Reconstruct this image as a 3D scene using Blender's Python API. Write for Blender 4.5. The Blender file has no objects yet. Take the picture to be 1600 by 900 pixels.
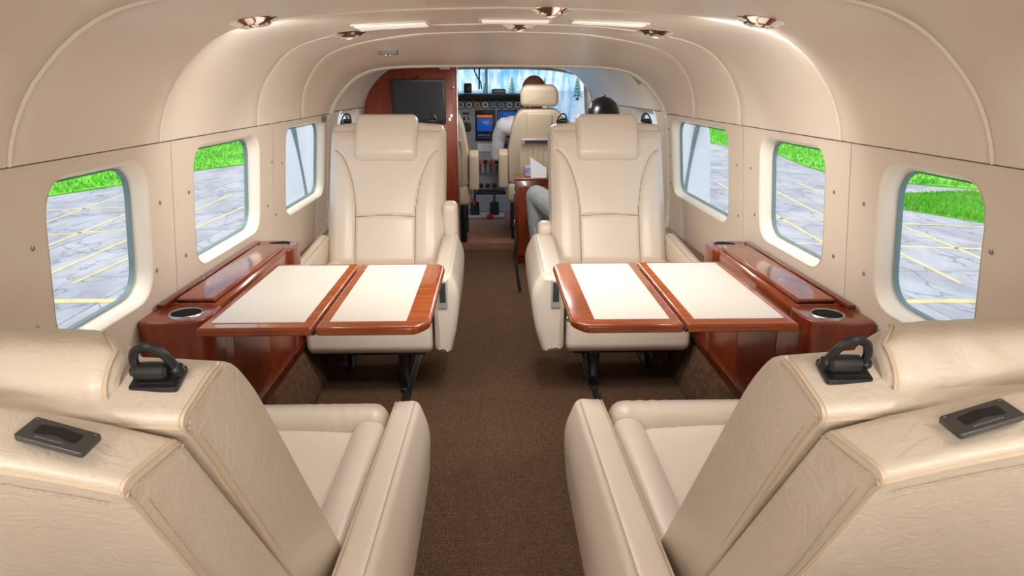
import bpy, bmesh, math, random
from mathutils import Vector, Matrix, noise
from mathutils.geometry import tessellate_polygon
random.seed(4)
S = bpy.context.scene
COL = S.collection
PI = math.pi
R = math.radians

# ------------------------------------------------------------------ camera, sky, lights, exposure
cd = bpy.data.cameras.new('camera'); cam = bpy.data.objects.new('camera', cd); COL.objects.link(cam)
cd.sensor_width = 36; cd.lens = 36*1067/1600; cd.clip_start = .02; cd.clip_end = 2000
cam.location = (-.025, 0, 1.08)
cam.rotation_euler = (R(90-16.4477), 0, R(-1.5446))
S.camera = cam
S.view_settings.view_transform = 'Standard'; S.view_settings.look = 'None'
S.view_settings.gamma = 1; S.view_settings.use_curve_mapping = False
S.view_settings.exposure = 0.52
S.cycles.use_denoising = True
S.cycles.max_bounces = 10; S.cycles.diffuse_bounces = 5; S.cycles.transparent_max_bounces = 12
S.cycles.caustics_reflective = False; S.cycles.caustics_refractive = False
S.cycles.sample_clamp_indirect = 6

w = bpy.data.worlds.new('sky'); S.world = w; w.use_nodes = True
nt = w.node_tree; N = nt.nodes; L = nt.links; N.clear()
out = N.new('ShaderNodeOutputWorld'); bg = N.new('ShaderNodeBackground')
tc = N.new('ShaderNodeTexCoord'); mp = N.new('ShaderNodeMapping'); mp.inputs['Scale'].default_value = (3, 3, 7)
no = N.new('ShaderNodeTexNoise'); no.inputs['Scale'].default_value = 2.2; no.inputs['Detail'].default_value = 8; no.inputs['Roughness'].default_value = .62
cr = N.new('ShaderNodeValToRGB')
cr.color_ramp.elements[0].position = .42; cr.color_ramp.elements[0].color = (.32, .58, .92, 1)
cr.color_ramp.elements[1].position = .56; cr.color_ramp.elements[1].color = (1, 1, 1, 1)
L.new(tc.outputs['Generated'], mp.inputs['Vector']); L.new(mp.outputs[0], no.inputs['Vector'])
L.new(no.outputs['Fac'], cr.inputs['Fac']); L.new(cr.outputs[0], bg.inputs['Color'])
bg.inputs['Strength'].default_value = .86
L.new(bg.outputs[0], out.inputs['Surface'])

sd = bpy.data.lights.new('sun', 'SUN'); sun = bpy.data.objects.new('sun', sd); COL.objects.link(sun)
sd.energy = 1.5; sd.angle = R(20); sd.color = (1, .97, .92)
sun.rotation_euler = (R(12), R(-8), 0)

SPOT_W = 4.2
FILL_W = 2.6          # base power of the added fill lamps and glowing covers
def fill_area(x, y, z, sx, sy, e):  # area light behind the added fill panels
    ld = bpy.data.lights.new('fill_source', 'AREA'); ld.shape = 'RECTANGLE'; ld.size = sx; ld.size_y = sy
    ld.energy = e; ld.color = (1, .98, .95)
    o = bpy.data.objects.new('fill_source', ld); COL.objects.link(o); o.location = (x, y, z)
    return o

# ------------------------------------------------------------------ helpers
def tag(o, label=None, cat=None, group=None, kind=None):
    if label: o['label'] = label
    if cat: o['category'] = cat
    if group: o['group'] = group
    if kind: o['kind'] = kind
    return o
def empty(name, loc=(0, 0, 0), rz=0, label=None, cat=None, group=None, kind=None):
    o = bpy.data.objects.new(name, None); COL.objects.link(o); o.location = loc; o.rotation_euler = (0, 0, rz)
    o.empty_display_size = .05
    return tag(o, label, cat, group, kind)
def obj(name, bm, mat, parent=None, ang=38, recalc=True, **kw):
    if recalc: bmesh.ops.recalc_face_normals(bm, faces=bm.faces)
    me = bpy.data.meshes.new(name); bm.to_mesh(me); bm.free()
    for p in me.polygons: p.use_smooth = True
    me.set_sharp_from_angle(angle=R(ang))
    for m in (mat if isinstance(mat, (list, tuple)) else [mat]): me.materials.append(m)
    o = bpy.data.objects.new(name, me); COL.objects.link(o)
    if parent: o.parent = parent
    return tag(o, **kw)
def share(name, src, parent, loc=(0, 0, 0), rot=(0, 0, 0), **kw):
    o = bpy.data.objects.new(name, src.data); COL.objects.link(o)
    if parent: o.parent = parent
    o.location = loc; o.rotation_euler = rot
    return tag(o, **kw)
def BM(): return bmesh.new()
def rpoly(pts, r=.01, seg=5):
    res = []; n = len(pts)
    for i, p in enumerate(pts):
        ri = p[2] if len(p) > 2 else r
        P = Vector(p[:2]); A = Vector(pts[i-1][:2]); B = Vector(pts[(i+1) % n][:2])
        da = A-P; db = B-P
        t = min(ri, da.length*.49, db.length*.49)
        if t < 1e-5: res.append(P); continue
        a = P+da.normalized()*t; b = P+db.normalized()*t
        for k in range(seg+1):
            s = k/seg; res.append(a*(1-s)**2+P*2*s*(1-s)+b*s*s)
    return res
def slab(bm, prof, w0, w1, r, M, seg=4, nmid=1, warp=None):
    """closed outline prof (u,v) carried from w0 to w1 with rounded ends"""
    pts = [Vector(p[:2]) for p in prof]; n = len(pts)
    area = sum(pts[i-1].x*pts[i].y-pts[i].x*pts[i-1].y for i in range(n))
    if area < 0: pts.reverse()
    nor = []
    for i in range(n):
        e1 = pts[i]-pts[i-1]; e2 = pts[(i+1) % n]-pts[i]
        a = Vector((e1.y, -e1.x)); b = Vector((e2.y, -e2.x))
        if a.length > 0: a.normalize()
        if b.length > 0: b.normalize()
        v = a+b
        nor.append(v.normalized() if v.length > 1e-6 else a)
    lim = []
    for i in range(n):
        e1 = pts[i]-pts[i-1]; e2 = pts[(i+1) % n]-pts[i]
        tu = math.atan2(e1.x*e2.y-e1.y*e2.x, e1.dot(e2))
        lim.append(.8*(e1.length+e2.length)/2/tu if tu > 1e-3 else 9)
    lim = [min(lim[i-1], lim[i], lim[(i+1) % n]) if n > 8 else lim[i] for i in range(n)] if r > .004 else [9]*n
    d = 1 if w1 > w0 else -1
    secs = [(w0+d*r*(1-math.cos(k/seg*PI/2)), r*(1-math.sin(k/seg*PI/2))) for k in range(seg+1)] if r > 0 else [(w0, 0)]
    end = [(w1-d*r*(1-math.cos(k/seg*PI/2)), r*(1-math.sin(k/seg*PI/2))) for k in range(seg, -1, -1)] if r > 0 else [(w1, 0)]
    a, b = secs[-1][0], end[0][0]
    mids = [(a+(b-a)*k/nmid, 0) for k in range(1, nmid)]
    rings = []
    for (ww, ins) in secs+mids+end:
        ring = []
        for i in range(n):
            q = pts[i]-nor[i]*min(ins, lim[i])
            u, v, x = q.x, q.y, ww
            if warp: u, v, x = warp(u, v, x)
            ring.append(bm.verts.new(M(u, v, x)))
        rings.append(ring)
    for A, B in zip(rings, rings[1:]):
        for i in range(n):
            bm.faces.new((A[i-1], A[i], B[i], B[i-1]))
    bm.faces.new(rings[0][::-1]); bm.faces.new(rings[-1])
XY = lambda u, v, w: Vector((u, v, w))
YZ = lambda u, v, w: Vector((w, u, v))
XZ = lambda u, v, w: Vector((u, w, v))
def box(bm, x0, x1, y0, y1, z0, z1, r=.004, rc=None, seg=3):
    prof = rpoly([(x0, y0), (x1, y0), (x1, y1), (x0, y1)], rc if rc is not None else r, seg)
    slab(bm, prof, z0, z1, r, XY, seg)
def tube(bm, pts, r, n=6, closed=False, radii=None):
    pts = [Vector(p) for p in pts]; m = len(pts)
    rings = []; up = None
    for i, p in enumerate(pts):
        if closed: t = pts[(i+1) % m]-pts[i-1]
        else: t = pts[min(i+1, m-1)]-pts[max(i-1, 0)]
        if t.length < 1e-9: t = Vector((0, 0, 1))
        t.normalize()
        if up is None:
            up = Vector((0, 0, 1)) if abs(t.z) < .9 else Vector((1, 0, 0))
        up = (up-t*up.dot(t))
        if up.length < 1e-6: up = t.orthogonal()
        up.normalize(); sd_ = t.cross(up)
        rr = radii[i] if radii else r
        rings.append([bm.verts.new(p+up*math.cos(a)*rr+sd_*math.sin(a)*rr) for a in [2*PI*k/n for k in range(n)]])
    rng = range(m) if closed else range(m-1)
    for i in rng:
        A, B = rings[i], rings[(i+1) % m]
        for k in range(n): bm.faces.new((A[k-1], A[k], B[k], B[k-1]))
    if not closed:
        bm.faces.new(rings[0]); bm.faces.new(rings[-1][::-1])
def lathe(bm, prof, n=24, M=None):
    rings = []
    for (r, z) in prof:
        ring = []
        for k in range(n):
            v = Vector((r*math.cos(2*PI*k/n), r*math.sin(2*PI*k/n), z))
            ring.append(bm.verts.new(M @ v if M else v))
        rings.append(ring)
    for A, B in zip(rings, rings[1:]):
        for k in range(n): bm.faces.new((A[k-1], A[k], B[k], B[k-1]))
    bm.faces.new(rings[0]); bm.faces.new(rings[-1][::-1])
def grid(bm, nu, nv, fn):
    V = [[bm.verts.new(fn(i/nu, j/nv)) for j in range(nv+1)] for i in range(nu+1)]
    for i in range(nu):
        for j in range(nv): bm.faces.new((V[i][j], V[i+1][j], V[i+1][j+1], V[i][j+1]))
    return V
def polyline(ctrl, n):
    """Catmull-Rom through ctrl"""
    c = [Vector(p) for p in ctrl]; res = []
    for i in range(len(c)-1):
        p0 = c[max(i-1, 0)]; p1 = c[i]; p2 = c[i+1]; p3 = c[min(i+2, len(c)-1)]
        for k in range(n):
            t = k/n
            res.append(.5*((2*p1)+(p2-p0)*t+(2*p0-5*p1+4*p2-p3)*t*t+(3*p1-p0-3*p2+p3)*t**3))
    res.append(c[-1]); return res
def lerp(a, b, t): return a+(b-a)*t
def pl(tab, x):
    """piecewise linear table"""
    if x <= tab[0][0]: return tab[0][1]
    for (a, va), (b, vb) in zip(tab, tab[1:]):
        if x <= b: return lerp(va, vb, (x-a)/(b-a))
    return tab[-1][1]

# ------------------------------------------------------------------ materials
def srgb(r, g, b):
    f = lambda c: ((c/255+.055)/1.055)**2.4 if c > 10.3 else c/255/12.92
    return (f(r), f(g), f(b), 1)
def mat(name, col, rough=.5, metal=0, spec=.5, coat=0, bumps=(), var=None, emit=None, trans=0, sheen=0):
    """bumps: (kind, scale, strength, distance) ; var: (scale, colour2, amount)"""
    m = bpy.data.materials.new(name); m.use_nodes = True
    T = m.node_tree; P = T.nodes['Principled BSDF']
    P.inputs['Base Color'].default_value = col; P.inputs['Roughness'].default_value = rough
    P.inputs['Metallic'].default_value = metal; P.inputs['Specular IOR Level'].default_value = spec
    P.inputs['Coat Weight'].default_value = coat; P.inputs['Coat Roughness'].default_value = .05
    if sheen: P.inputs['Sheen Weight'].default_value = sheen
    if trans: P.inputs['Transmission Weight'].default_value = trans
    if emit:
        P.inputs['Emission Color'].default_value = emit[0]; P.inputs['Emission Strength'].default_value = emit[1]
    co = T.nodes.new('ShaderNodeTexCoord')
    if var:
        n = T.nodes.new('ShaderNodeTexNoise'); n.inputs['Scale'].default_value = var[0]; n.inputs['Detail'].default_value = 5
        T.links.new(co.outputs['Object'], n.inputs['Vector'])
        mx = T.nodes.new('ShaderNodeMix'); mx.data_type = 'RGBA'
        mr = T.nodes.new('ShaderNodeMapRange'); mr.inputs[1].default_value = .35; mr.inputs[2].default_value = .65; mr.inputs[4].default_value = var[2]
        T.links.new(n.outputs['Fac'], mr.inputs[0]); T.links.new(mr.outputs[0], mx.inputs[0])
        mx.inputs[6].default_value = col; mx.inputs[7].default_value = var[1]
        T.links.new(mx.outputs[2], P.inputs['Base Color'])
    prev = None
    for (kind, sc, st, dist) in bumps:
        if kind == 'noise':
            t = T.nodes.new('ShaderNodeTexNoise'); t.inputs['Detail'].default_value = 4; o_ = t.outputs['Fac']
        elif kind == 'voro':
            t = T.nodes.new('ShaderNodeTexVoronoi'); o_ = t.outputs['Distance']
        elif kind == 'wrinkle':
            t = T.nodes.new('ShaderNodeTexNoise'); t.inputs['Detail'].default_value = 2; t.inputs['Distortion'].default_value = 2.5; o_ = t.outputs['Fac']
        else:
            t = T.nodes.new('ShaderNodeTexWave'); t.inputs['Distortion'].default_value = 3; t.inputs['Detail'].default_value = 2; o_ = t.outputs['Fac']
            t.bands_direction = kind[-1].upper()
        t.inputs['Scale'].default_value = sc
        T.links.new(co.outputs['Object'], t.inputs['Vector'])
        b = T.nodes.new('ShaderNodeBump'); b.inputs['Strength'].default_value = st; b.inputs['Distance'].default_value = dist
        T.links.new(o_, b.inputs['Height'])
        if prev: T.links.new(prev.outputs[0], b.inputs['Normal'])
        prev = b
    if prev: T.links.new(prev.outputs[0], P.inputs['Normal'])
    return m
def wood(name, c1, c2, axis='Y', rough=.16):
    m = bpy.data.materials.new(name); m.use_nodes = True
    T = m.node_tree; P = T.nodes['Principled BSDF']
    P.inputs['Roughness'].default_value = rough; P.inputs['Coat Weight'].default_value = .35; P.inputs['Coat Roughness'].default_value = .04
    co = T.nodes.new('ShaderNodeTexCoord'); mp_ = T.nodes.new('ShaderNodeMapping')
    mp_.inputs['Scale'].default_value = {'Y': (9, 1.1, 9), 'X': (1.1, 9, 9), 'Z': (9, 9, 1.1)}[axis]
    n = T.nodes.new('ShaderNodeTexNoise'); n.inputs['Scale'].default_value = 5; n.inputs['Detail'].default_value = 7; n.inputs['Distortion'].default_value = 1.1
    n2 = T.nodes.new('ShaderNodeTexNoise'); n2.inputs['Scale'].default_value = 6; n2.inputs['Detail'].default_value = 3
    r = T.nodes.new('ShaderNodeValToRGB'); r.color_ramp.elements[0].position = .3; r.color_ramp.elements[1].position = .7
    r.color_ramp.elements[0].color = c1; r.color_ramp.elements[1].color = c2
    ad = T.nodes.new('ShaderNodeMix'); ad.inputs[0].default_value = .45
    T.links.new(co.outputs['Object'], mp_.inputs[0]); T.links.new(mp_.outputs[0], n.inputs['Vector'])
    T.links.new(co.outputs['Object'], n2.inputs['Vector'])
    T.links.new(n.outputs['Fac'], ad.inputs[2]); T.links.new(n2.outputs['Fac'], ad.inputs[3])
    T.links.new(ad.outputs[0], r.inputs[0]); T.links.new(r.outputs[0], P.inputs['Base Color'])
    return m
def glass(name, col, gl=.08):
    m = bpy.data.materials.new(name); m.use_nodes = True
    T = m.node_tree; T.nodes.clear()
    o = T.nodes.new('ShaderNodeOutputMaterial'); mx = T.nodes.new('ShaderNodeMixShader')
    t = T.nodes.new('ShaderNodeBsdfTransparent'); t.inputs[0].default_value = col
    g = T.nodes.new('ShaderNodeBsdfGlossy'); g.inputs['Roughness'].default_value = .02
    mx.inputs[0].default_value = gl
    T.links.new(t.outputs[0], mx.inputs[1]); T.links.new(g.outputs[0], mx.inputs[2]); T.links.new(mx.outputs[0], o.inputs[0])
    return m

LEA = srgb(224, 212, 197)
M = {}
M['leather'] = mat('leather', LEA, .36, spec=.45, bumps=(('noise', 420, .12, .001), ('wrinkle', 40, .12, .003)), var=(5, srgb(219, 205, 188), .5))
M['crew'] = mat('tan_leather', srgb(206, 188, 164), .42, bumps=(('noise', 420, .12, .001),))
M['leather_worn'] = mat('leather_worn', srgb(211, 199, 184), .34, spec=.5, bumps=(('noise', 420, .12, .001), ('wrinkle', 48, .27, .003)), var=(7, srgb(204, 191, 174), .6))
M['leather_tall'] = mat('leather_tall', srgb(226, 213, 197), .30, spec=.5, bumps=(('noise', 420, .10, .001), ('wrinkle', 9, .12, .006)), var=(5, srgb(221, 207, 190), .5))
M['piping'] = mat('piping', srgb(200, 182, 158), .45)
M['seam'] = mat('leather_seam', srgb(150, 124, 94), .6)
M['stitch'] = mat('stitch', srgb(178, 156, 130), .7)
M['vinyl'] = mat('wall_vinyl', srgb(218, 204, 187), .42, spec=.4, bumps=(('noise', 500, .06, .0006),))
M['ceil'] = mat('headliner_vinyl', srgb(226, 213, 197), .30, spec=.45, bumps=(('noise', 500, .05, .0006), ('noise', 5, .05, .02)))
M['bead'] = mat('headliner_bead', srgb(230, 219, 204), .4)
M['jamb'] = mat('window_surround', srgb(246, 238, 224), .45)
M['seal'] = mat('window_seal', srgb(120, 142, 143), .5)
M['black'] = mat('black_plastic', srgb(28, 29, 32), .35)
M['softblack'] = mat('black_rubber', srgb(22, 22, 24), .6)
M['liner'] = mat('cup_liner', srgb(24, 24, 25), .8, spec=.1)
M['steel'] = mat('black_steel', srgb(20, 20, 22), .3, spec=.6)
M['chrome'] = mat('chrome', srgb(225, 222, 215), .10, metal=1)
M['brushed'] = mat('brushed_metal', srgb(175, 172, 168), .3, metal=1)
M['vent'] = mat('beige_vent', srgb(176, 158, 136), .5)
M['latch'] = mat('satin_metal', srgb(200, 198, 192), .35, metal=.4)
M['grey'] = mat('grey_plastic', srgb(108, 110, 112), .45)
M['bezel'] = mat('tray_metal', srgb(92, 92, 90), .35, metal=.6)
M['wood'] = wood('gloss_cherry_wood', srgb(98, 38, 17), srgb(150, 72, 36), 'Y')
M['woodx'] = wood('gloss_cherry_rim', srgb(114, 47, 18), srgb(172, 84, 34), 'X')
M['woodz'] = wood('gloss_cherry_panel', srgb(100, 35, 14), srgb(146, 62, 26), 'Z', .30)
M['wooddark'] = wood('dark_cherry_panel', srgb(80, 28, 13), srgb(120, 48, 22), 'Z', .14)
M['inlay'] = mat('cream_table_inlay', srgb(208, 201, 190), .42, bumps=(('noise', 300, .08, .0008),))
M['white'] = mat('white_paint', srgb(246, 247, 248), .35)
M['paper'] = mat('paper', srgb(244, 244, 244), .7)
M['screen'] = mat('dark_screen', srgb(52, 54, 58), .55, spec=.3)
M['panelgrey'] = mat('instrument_grey', srgb(178, 180, 186), .55)
M['dial'] = mat('dial_face', srgb(38, 48, 58), .4)
M['dialring'] = mat('dial_ring', srgb(205, 208, 208), .4)
M['dialorange'] = mat('dial_orange', srgb(205, 150, 90), .4)
M['dialblue'] = mat('dial_blue', srgb(90, 140, 200), .4)
M['bluescreen'] = mat('blue_display', srgb(20, 60, 130), .3, emit=(srgb(20, 70, 150), .55))
M['orangebar'] = mat('orange_display', srgb(190, 90, 40), .3, emit=(srgb(200, 95, 40), .5))
M['orange'] = mat('orange_plastic', srgb(235, 90, 30), .4)
M['red'] = mat('red_plastic', srgb(190, 30, 30), .4)
M['boxblue'] = mat('blue_card', srgb(90, 110, 190), .4, var=(22, srgb(200, 190, 215), 1))
M['shirt'] = mat('white_cotton', srgb(236, 238, 246), .8, bumps=(('noise', 18, .35, .01),))
M['skin'] = mat('skin', srgb(160, 98, 74), .5)
M['trousers'] = mat('grey_trousers', srgb(150, 155, 158), .8, bumps=(('noise', 16, .5, .015),))
M['dark'] = mat('dark_trousers', srgb(50, 55, 70), .8)
M['jumper'] = mat('dark_jumper', srgb(52, 54, 60), .8)
M['hair'] = mat('dark_hair', srgb(40, 28, 24), .6)
M['capblack'] = mat('black_leather_cap', srgb(22, 20, 20), .28)
M['eye'] = mat('eye', srgb(235, 232, 226), .2)
M['glass'] = glass('clear_glass', (.97, .985, .985, 1), .05)
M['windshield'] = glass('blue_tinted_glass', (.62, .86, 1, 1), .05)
T = M['windshield'].node_tree  # vertical reflection streaks painted into the windscreen tint
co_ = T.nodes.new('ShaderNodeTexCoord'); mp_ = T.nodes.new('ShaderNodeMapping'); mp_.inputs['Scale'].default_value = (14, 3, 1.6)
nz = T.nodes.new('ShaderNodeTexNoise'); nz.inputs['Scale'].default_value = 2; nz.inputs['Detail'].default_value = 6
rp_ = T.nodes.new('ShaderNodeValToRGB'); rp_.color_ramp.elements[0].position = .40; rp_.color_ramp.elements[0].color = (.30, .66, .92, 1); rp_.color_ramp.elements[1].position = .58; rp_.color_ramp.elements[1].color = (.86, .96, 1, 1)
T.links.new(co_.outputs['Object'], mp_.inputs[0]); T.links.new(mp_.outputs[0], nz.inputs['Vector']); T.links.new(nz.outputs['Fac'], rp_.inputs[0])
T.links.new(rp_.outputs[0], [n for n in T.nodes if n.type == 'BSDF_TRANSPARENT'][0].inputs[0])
M['lens'] = mat('lamp_lens', srgb(250, 244, 230), .2, emit=((1, .93, .84, 1), 1.2))
M['faint_glow'] = mat('glow_face', srgb(250, 243, 230), .3, emit=((1, .95, .89, 1), .3))  # white with a faint glow of its own
M['tree'] = mat('hazy_leaves', srgb(128, 158, 146), .8, var=(1.5, srgb(150, 178, 160), 1))  # distance haze put into the leaf colour
M['bark'] = mat('bark', srgb(90, 75, 60), .9)

def carpet_mat():
    m = bpy.data.materials.new('brown_carpet'); m.use_nodes = True
    T = m.node_tree; P = T.nodes['Principled BSDF']; P.inputs['Roughness'].default_value = .95; P.inputs['Specular IOR Level'].default_value = .1
    co = T.nodes.new('ShaderNodeTexCoord')
    n = T.nodes.new('ShaderNodeTexNoise'); n.inputs['Scale'].default_value = 180; n.inputs['Detail'].default_value = 3
    n2 = T.nodes.new('ShaderNodeTexNoise'); n2.inputs['Scale'].default_value = 5; n2.inputs['Detail'].default_value = 4
    wv = T.nodes.new('ShaderNodeTexWave'); wv.bands_direction = 'Y'; wv.inputs['Scale'].default_value = 52; wv.inputs['Distortion'].default_value = 1.6; wv.inputs['Detail Scale'].default_value = 3
    wx = T.nodes.new('ShaderNodeTexWave'); wx.bands_direction = 'X'; wx.inputs['Scale'].default_value = 60; wx.inputs['Distortion'].default_value = 2
    vo = T.nodes.new('ShaderNodeTexNoise'); vo.inputs['Scale'].default_value = 42; vo.inputs['Distortion'].default_value = 3.5; vo.inputs['Detail'].default_value = 1
    for t in (n, n2, wv, wx, vo): T.links.new(co.outputs['Object'], t.inputs['Vector'])
    a = T.nodes.new('ShaderNodeMath'); a.operation = 'MULTIPLY'; T.links.new(wv.outputs['Fac'], a.inputs[0]); T.links.new(wx.outputs['Fac'], a.inputs[1])
    b = T.nodes.new('ShaderNodeMath'); b.operation = 'ADD'; T.links.new(a.outputs[0], b.inputs[0]); T.links.new(n.outputs['Fac'], b.inputs[1])
    b2 = T.nodes.new('ShaderNodeMath'); b2.operation = 'ADD'; T.links.new(b.outputs[0], b2.inputs[0]); T.links.new(vo.outputs['Fac'], b2.inputs[1])
    r = T.nodes.new('ShaderNodeValToRGB'); r.color_ramp.elements[0].position = .25; r.color_ramp.elements[1].position = .75
    r.color_ramp.elements[0].color = srgb(48, 33, 24); r.color_ramp.elements[1].color = srgb(140, 108, 84)
    sc_ = T.nodes.new('ShaderNodeMath'); sc_.operation = 'MULTIPLY'; sc_.inputs[1].default_value = .42
    T.links.new(b2.outputs[0], sc_.inputs[0]); T.links.new(sc_.outputs[0], r.inputs[0])
    mx = T.nodes.new('ShaderNodeMix'); mx.data_type = 'RGBA'; mx.blend_type = 'MULTIPLY'; mx.inputs[0].default_value = .35
    T.links.new(r.outputs[0], mx.inputs[6]); T.links.new(n2.outputs['Color'], mx.inputs[7])
    T.links.new(r.outputs[0], P.inputs['Base Color'])
    bp = T.nodes.new('ShaderNodeBump'); bp.inputs['Strength'].default_value = .8; bp.inputs['Distance'].default_value = .004
    T.links.new(b2.outputs[0], bp.inputs['Height']); T.links.new(bp.outputs[0], P.inputs['Normal'])
    return m
M['carpet'] = carpet_mat()
M['sidecarpet'] = mat('side_carpet', srgb(84, 62, 46), .95, spec=.1, bumps=(('noise', 150, .8, .004), ('wrinkle', 42, .6, .004)), var=(60, srgb(110, 84, 64), 1))
M['cockpitcarpet'] = mat('cockpit_carpet', srgb(158, 112, 90), .9, bumps=(('noise', 160, .5, .004),), var=(6, srgb(140, 98, 80), 1))
def tarmac_mat():
    m = bpy.data.materials.new('patched_tarmac'); m.use_nodes = True
    T = m.node_tree; P = T.nodes['Principled BSDF']; P.inputs['Roughness'].default_value = .8
    co = T.nodes.new('ShaderNodeTexCoord')
    mp_ = T.nodes.new('ShaderNodeMapping'); mp_.inputs['Scale'].default_value = (1, .5, 1); T.links.new(co.outputs['Object'], mp_.inputs[0])
    n = T.nodes.new('ShaderNodeTexNoise'); n.inputs['Scale'].default_value = 1.1; n.inputs['Detail'].default_value = 8; n.inputs['Roughness'].default_value = .7
    v = T.nodes.new('ShaderNodeTexVoronoi'); v.feature = 'DISTANCE_TO_EDGE'; v.inputs['Scale'].default_value = 1.3
    nn = T.nodes.new('ShaderNodeTexNoise'); nn.inputs['Scale'].default_value = 2; nn.inputs['Detail'].default_value = 4
    vm = T.nodes.new('ShaderNodeVectorMath'); vm.operation = 'ADD'
    T.links.new(mp_.outputs[0], n.inputs['Vector']); T.links.new(mp_.outputs[0], nn.inputs['Vector'])
    T.links.new(mp_.outputs[0], vm.inputs[0]); T.links.new(nn.outputs['Color'], vm.inputs[1]); T.links.new(vm.outputs[0], v.inputs['Vector'])
    r = T.nodes.new('ShaderNodeValToRGB'); r.color_ramp.elements[0].position = .35; r.color_ramp.elements[1].position = .65
    r.color_ramp.elements[0].color = srgb(150, 149, 156); r.color_ramp.elements[1].color = srgb(198, 196, 200)
    T.links.new(n.outputs['Fac'], r.inputs[0])
    c = T.nodes.new('ShaderNodeMapRange'); c.inputs[1].default_value = 0; c.inputs[2].default_value = .03; c.inputs[3].default_value = .6; c.inputs[4].default_value = 0
    T.links.new(v.outputs['Distance'], c.inputs[0])
    mx = T.nodes.new('ShaderNodeMix'); mx.data_type = 'RGBA'; T.links.new(c.outputs[0], mx.inputs[0]); T.links.new(r.outputs[0], mx.inputs[6]); mx.inputs[7].default_value = srgb(92, 90, 96)
    T.links.new(mx.outputs[2], P.inputs['Base Color'])
    return m
M['tarmac'] = tarmac_mat()
M['line'] = mat('yellow_line_paint', srgb(236, 216, 148), .7, var=(4, srgb(214, 196, 150), 1))
M['grass'] = mat('grass_blades', srgb(96, 190, 30), .8, var=(.7, srgb(130, 215, 50), 1))

# ------------------------------------------------------------------ cabin shell
# half profile (x, z) of the upper cabin, and of the door arch further forward
PROF = [(.745, .965), (.738, .995), (.722, 1.035), (.695, 1.08), (.645, 1.134), (.59, 1.173), (.53, 1.195), (.45, 1.210), (.33, 1.221), (.16, 1.229), (0, 1.232)]
ARCH = [(.738, .968), (.731, .99), (.712, 1.022), (.688, 1.052), (.652, 1.092), (.608, 1.124), (.55, 1.148), (.46, 1.162), (.33, 1.167), (.16, 1.169), (0, 1.170)]
def resample(P_, n):
    c = polyline([(a, b, 0) for a, b in P_], 8)
    d = [0]
    for a, b in zip(c, c[1:]): d.append(d[-1]+(b-a).length)
    res = []
    for k in range(n+1):
        t = d[-1]*k/n
        i = min(max(j for j in range(len(d)) if d[j] <= t+1e-9), len(d)-2)
        f = (t-d[i])/(d[i+1]-d[i]); res.append(c[i].lerp(c[i+1], f))
    return [(v.x, v.y) for v in res]
NP = 26
PF = resample(PROF, NP); AF = resample(ARCH, NP)
PF2 = PF+[(-x, z) for x, z in PF[-2::-1]]; AF2 = AF+[(-x, z) for x, z in AF[-2::-1]]
NT = len(PF2)-1
def seam_y(i, base, top):
    """seam's y at profile index i : base at the sides, top over the aisle"""
    h = min(i, NT-i)/(NT/2)
    return lerp(base, top, min(1, h/.72))
SEAMS = [(-2.6, -2.6), (-1.2, -1.2), (-.45, -.45), (.32, .32), (1.045, 1.085), (1.525, 1.47), (2.17, 1.84), (2.68, 2.1), (3.10, 3.10)]
ceiling = empty('ceiling', (0, 0, 0), kind='structure')
def out_dir(i, F_):
    a = Vector(F_[max(i-1, 0)]); b = Vector(F_[min(i+1, NT)]); t = (b-a).normalized()
    return Vector((-t.y, t.x))*(-1)
def ceil_pt(i, y, off, bay):
    if bay == len(SEAMS)-2:
        y0 = seam_y(i, *SEAMS[bay]); y1 = 3.10
        t = max(0, min(1, (y-y0)/(y1-y0))); t = t*t*(3-2*t)
    else: t = 0
    x = lerp(PF2[i][0], AF2[i][0], t); z = lerp(PF2[i][1], AF2[i][1], t)
    n = out_dir(i, PF2)
    return Vector((x+n.x*off, y, z+n.y*off))
for b_ in range(len(SEAMS)-1):
    bm = BM(); rows = []
    gr = .0035 if b_ not in (5, 6) else .002
    for (f, off, ab) in [(0, .02, .0), (0, .006, .0004), (0, .002, .003), (0, 0, .008)]+[(k/10, 0, 0) for k in range(1, 10)]+[(1, 0, -.008), (1, .002, -.003), (1, .006, -.0004), (1, .02, 0)]:
        row = []
        for i in range(NT+1):
            y = lerp(seam_y(i, *SEAMS[b_]), seam_y(i, *SEAMS[b_+1]), f)+ab
            row.append(bm.verts.new(ceil_pt(i, y, off, b_)))
        rows.append(row)
    for A, B in zip(rows, rows[1:]):
        for i in range(NT): bm.faces.new((A[i], A[i+1], B[i+1], B[i]))
    obj('headliner_panel', bm, M['ceil'], ceiling, 60)
for b_ in range(4, 8):
    bm = BM()
    tube(bm, [ceil_pt(i, seam_y(i, *SEAMS[b_]), .001, 0) for i in range(NT+1)], .0042 if b_ < 6 else .0035, 6)
    obj('seam_bead', bm, M['bead'], ceiling)
# door arch : rounded lip at the forward end of the cabin
bm = BM(); rows = []
for (dy, off) in [(-.004, .01), (-.002, -.002), (.004, -.007), (.016, -.010), (.034, -.010), (.042, -.006), (.046, .004), (.046, .09)]:
    rows.append([bm.verts.new((AF2[i][0]+out_dir(i, AF2).x*off, 3.10+dy, AF2[i][1]+out_dir(i, AF2).y*off)) for i in range(NT+1)])
for A, B in zip(rows, rows[1:]):
    for i in range(NT): bm.faces.new((A[i], A[i+1], B[i+1], B[i]))
obj('trim_1', bm, M['bead'], None, 60, kind='structure')

# ---- side walls
WX = [(0, .70), (.04, .715), (.20, .755), (.42, .782), (.56, .787), (.962, .750)]
def wx(z): return pl(WX, z)
Z0, Z1 = .575, .953
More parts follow.
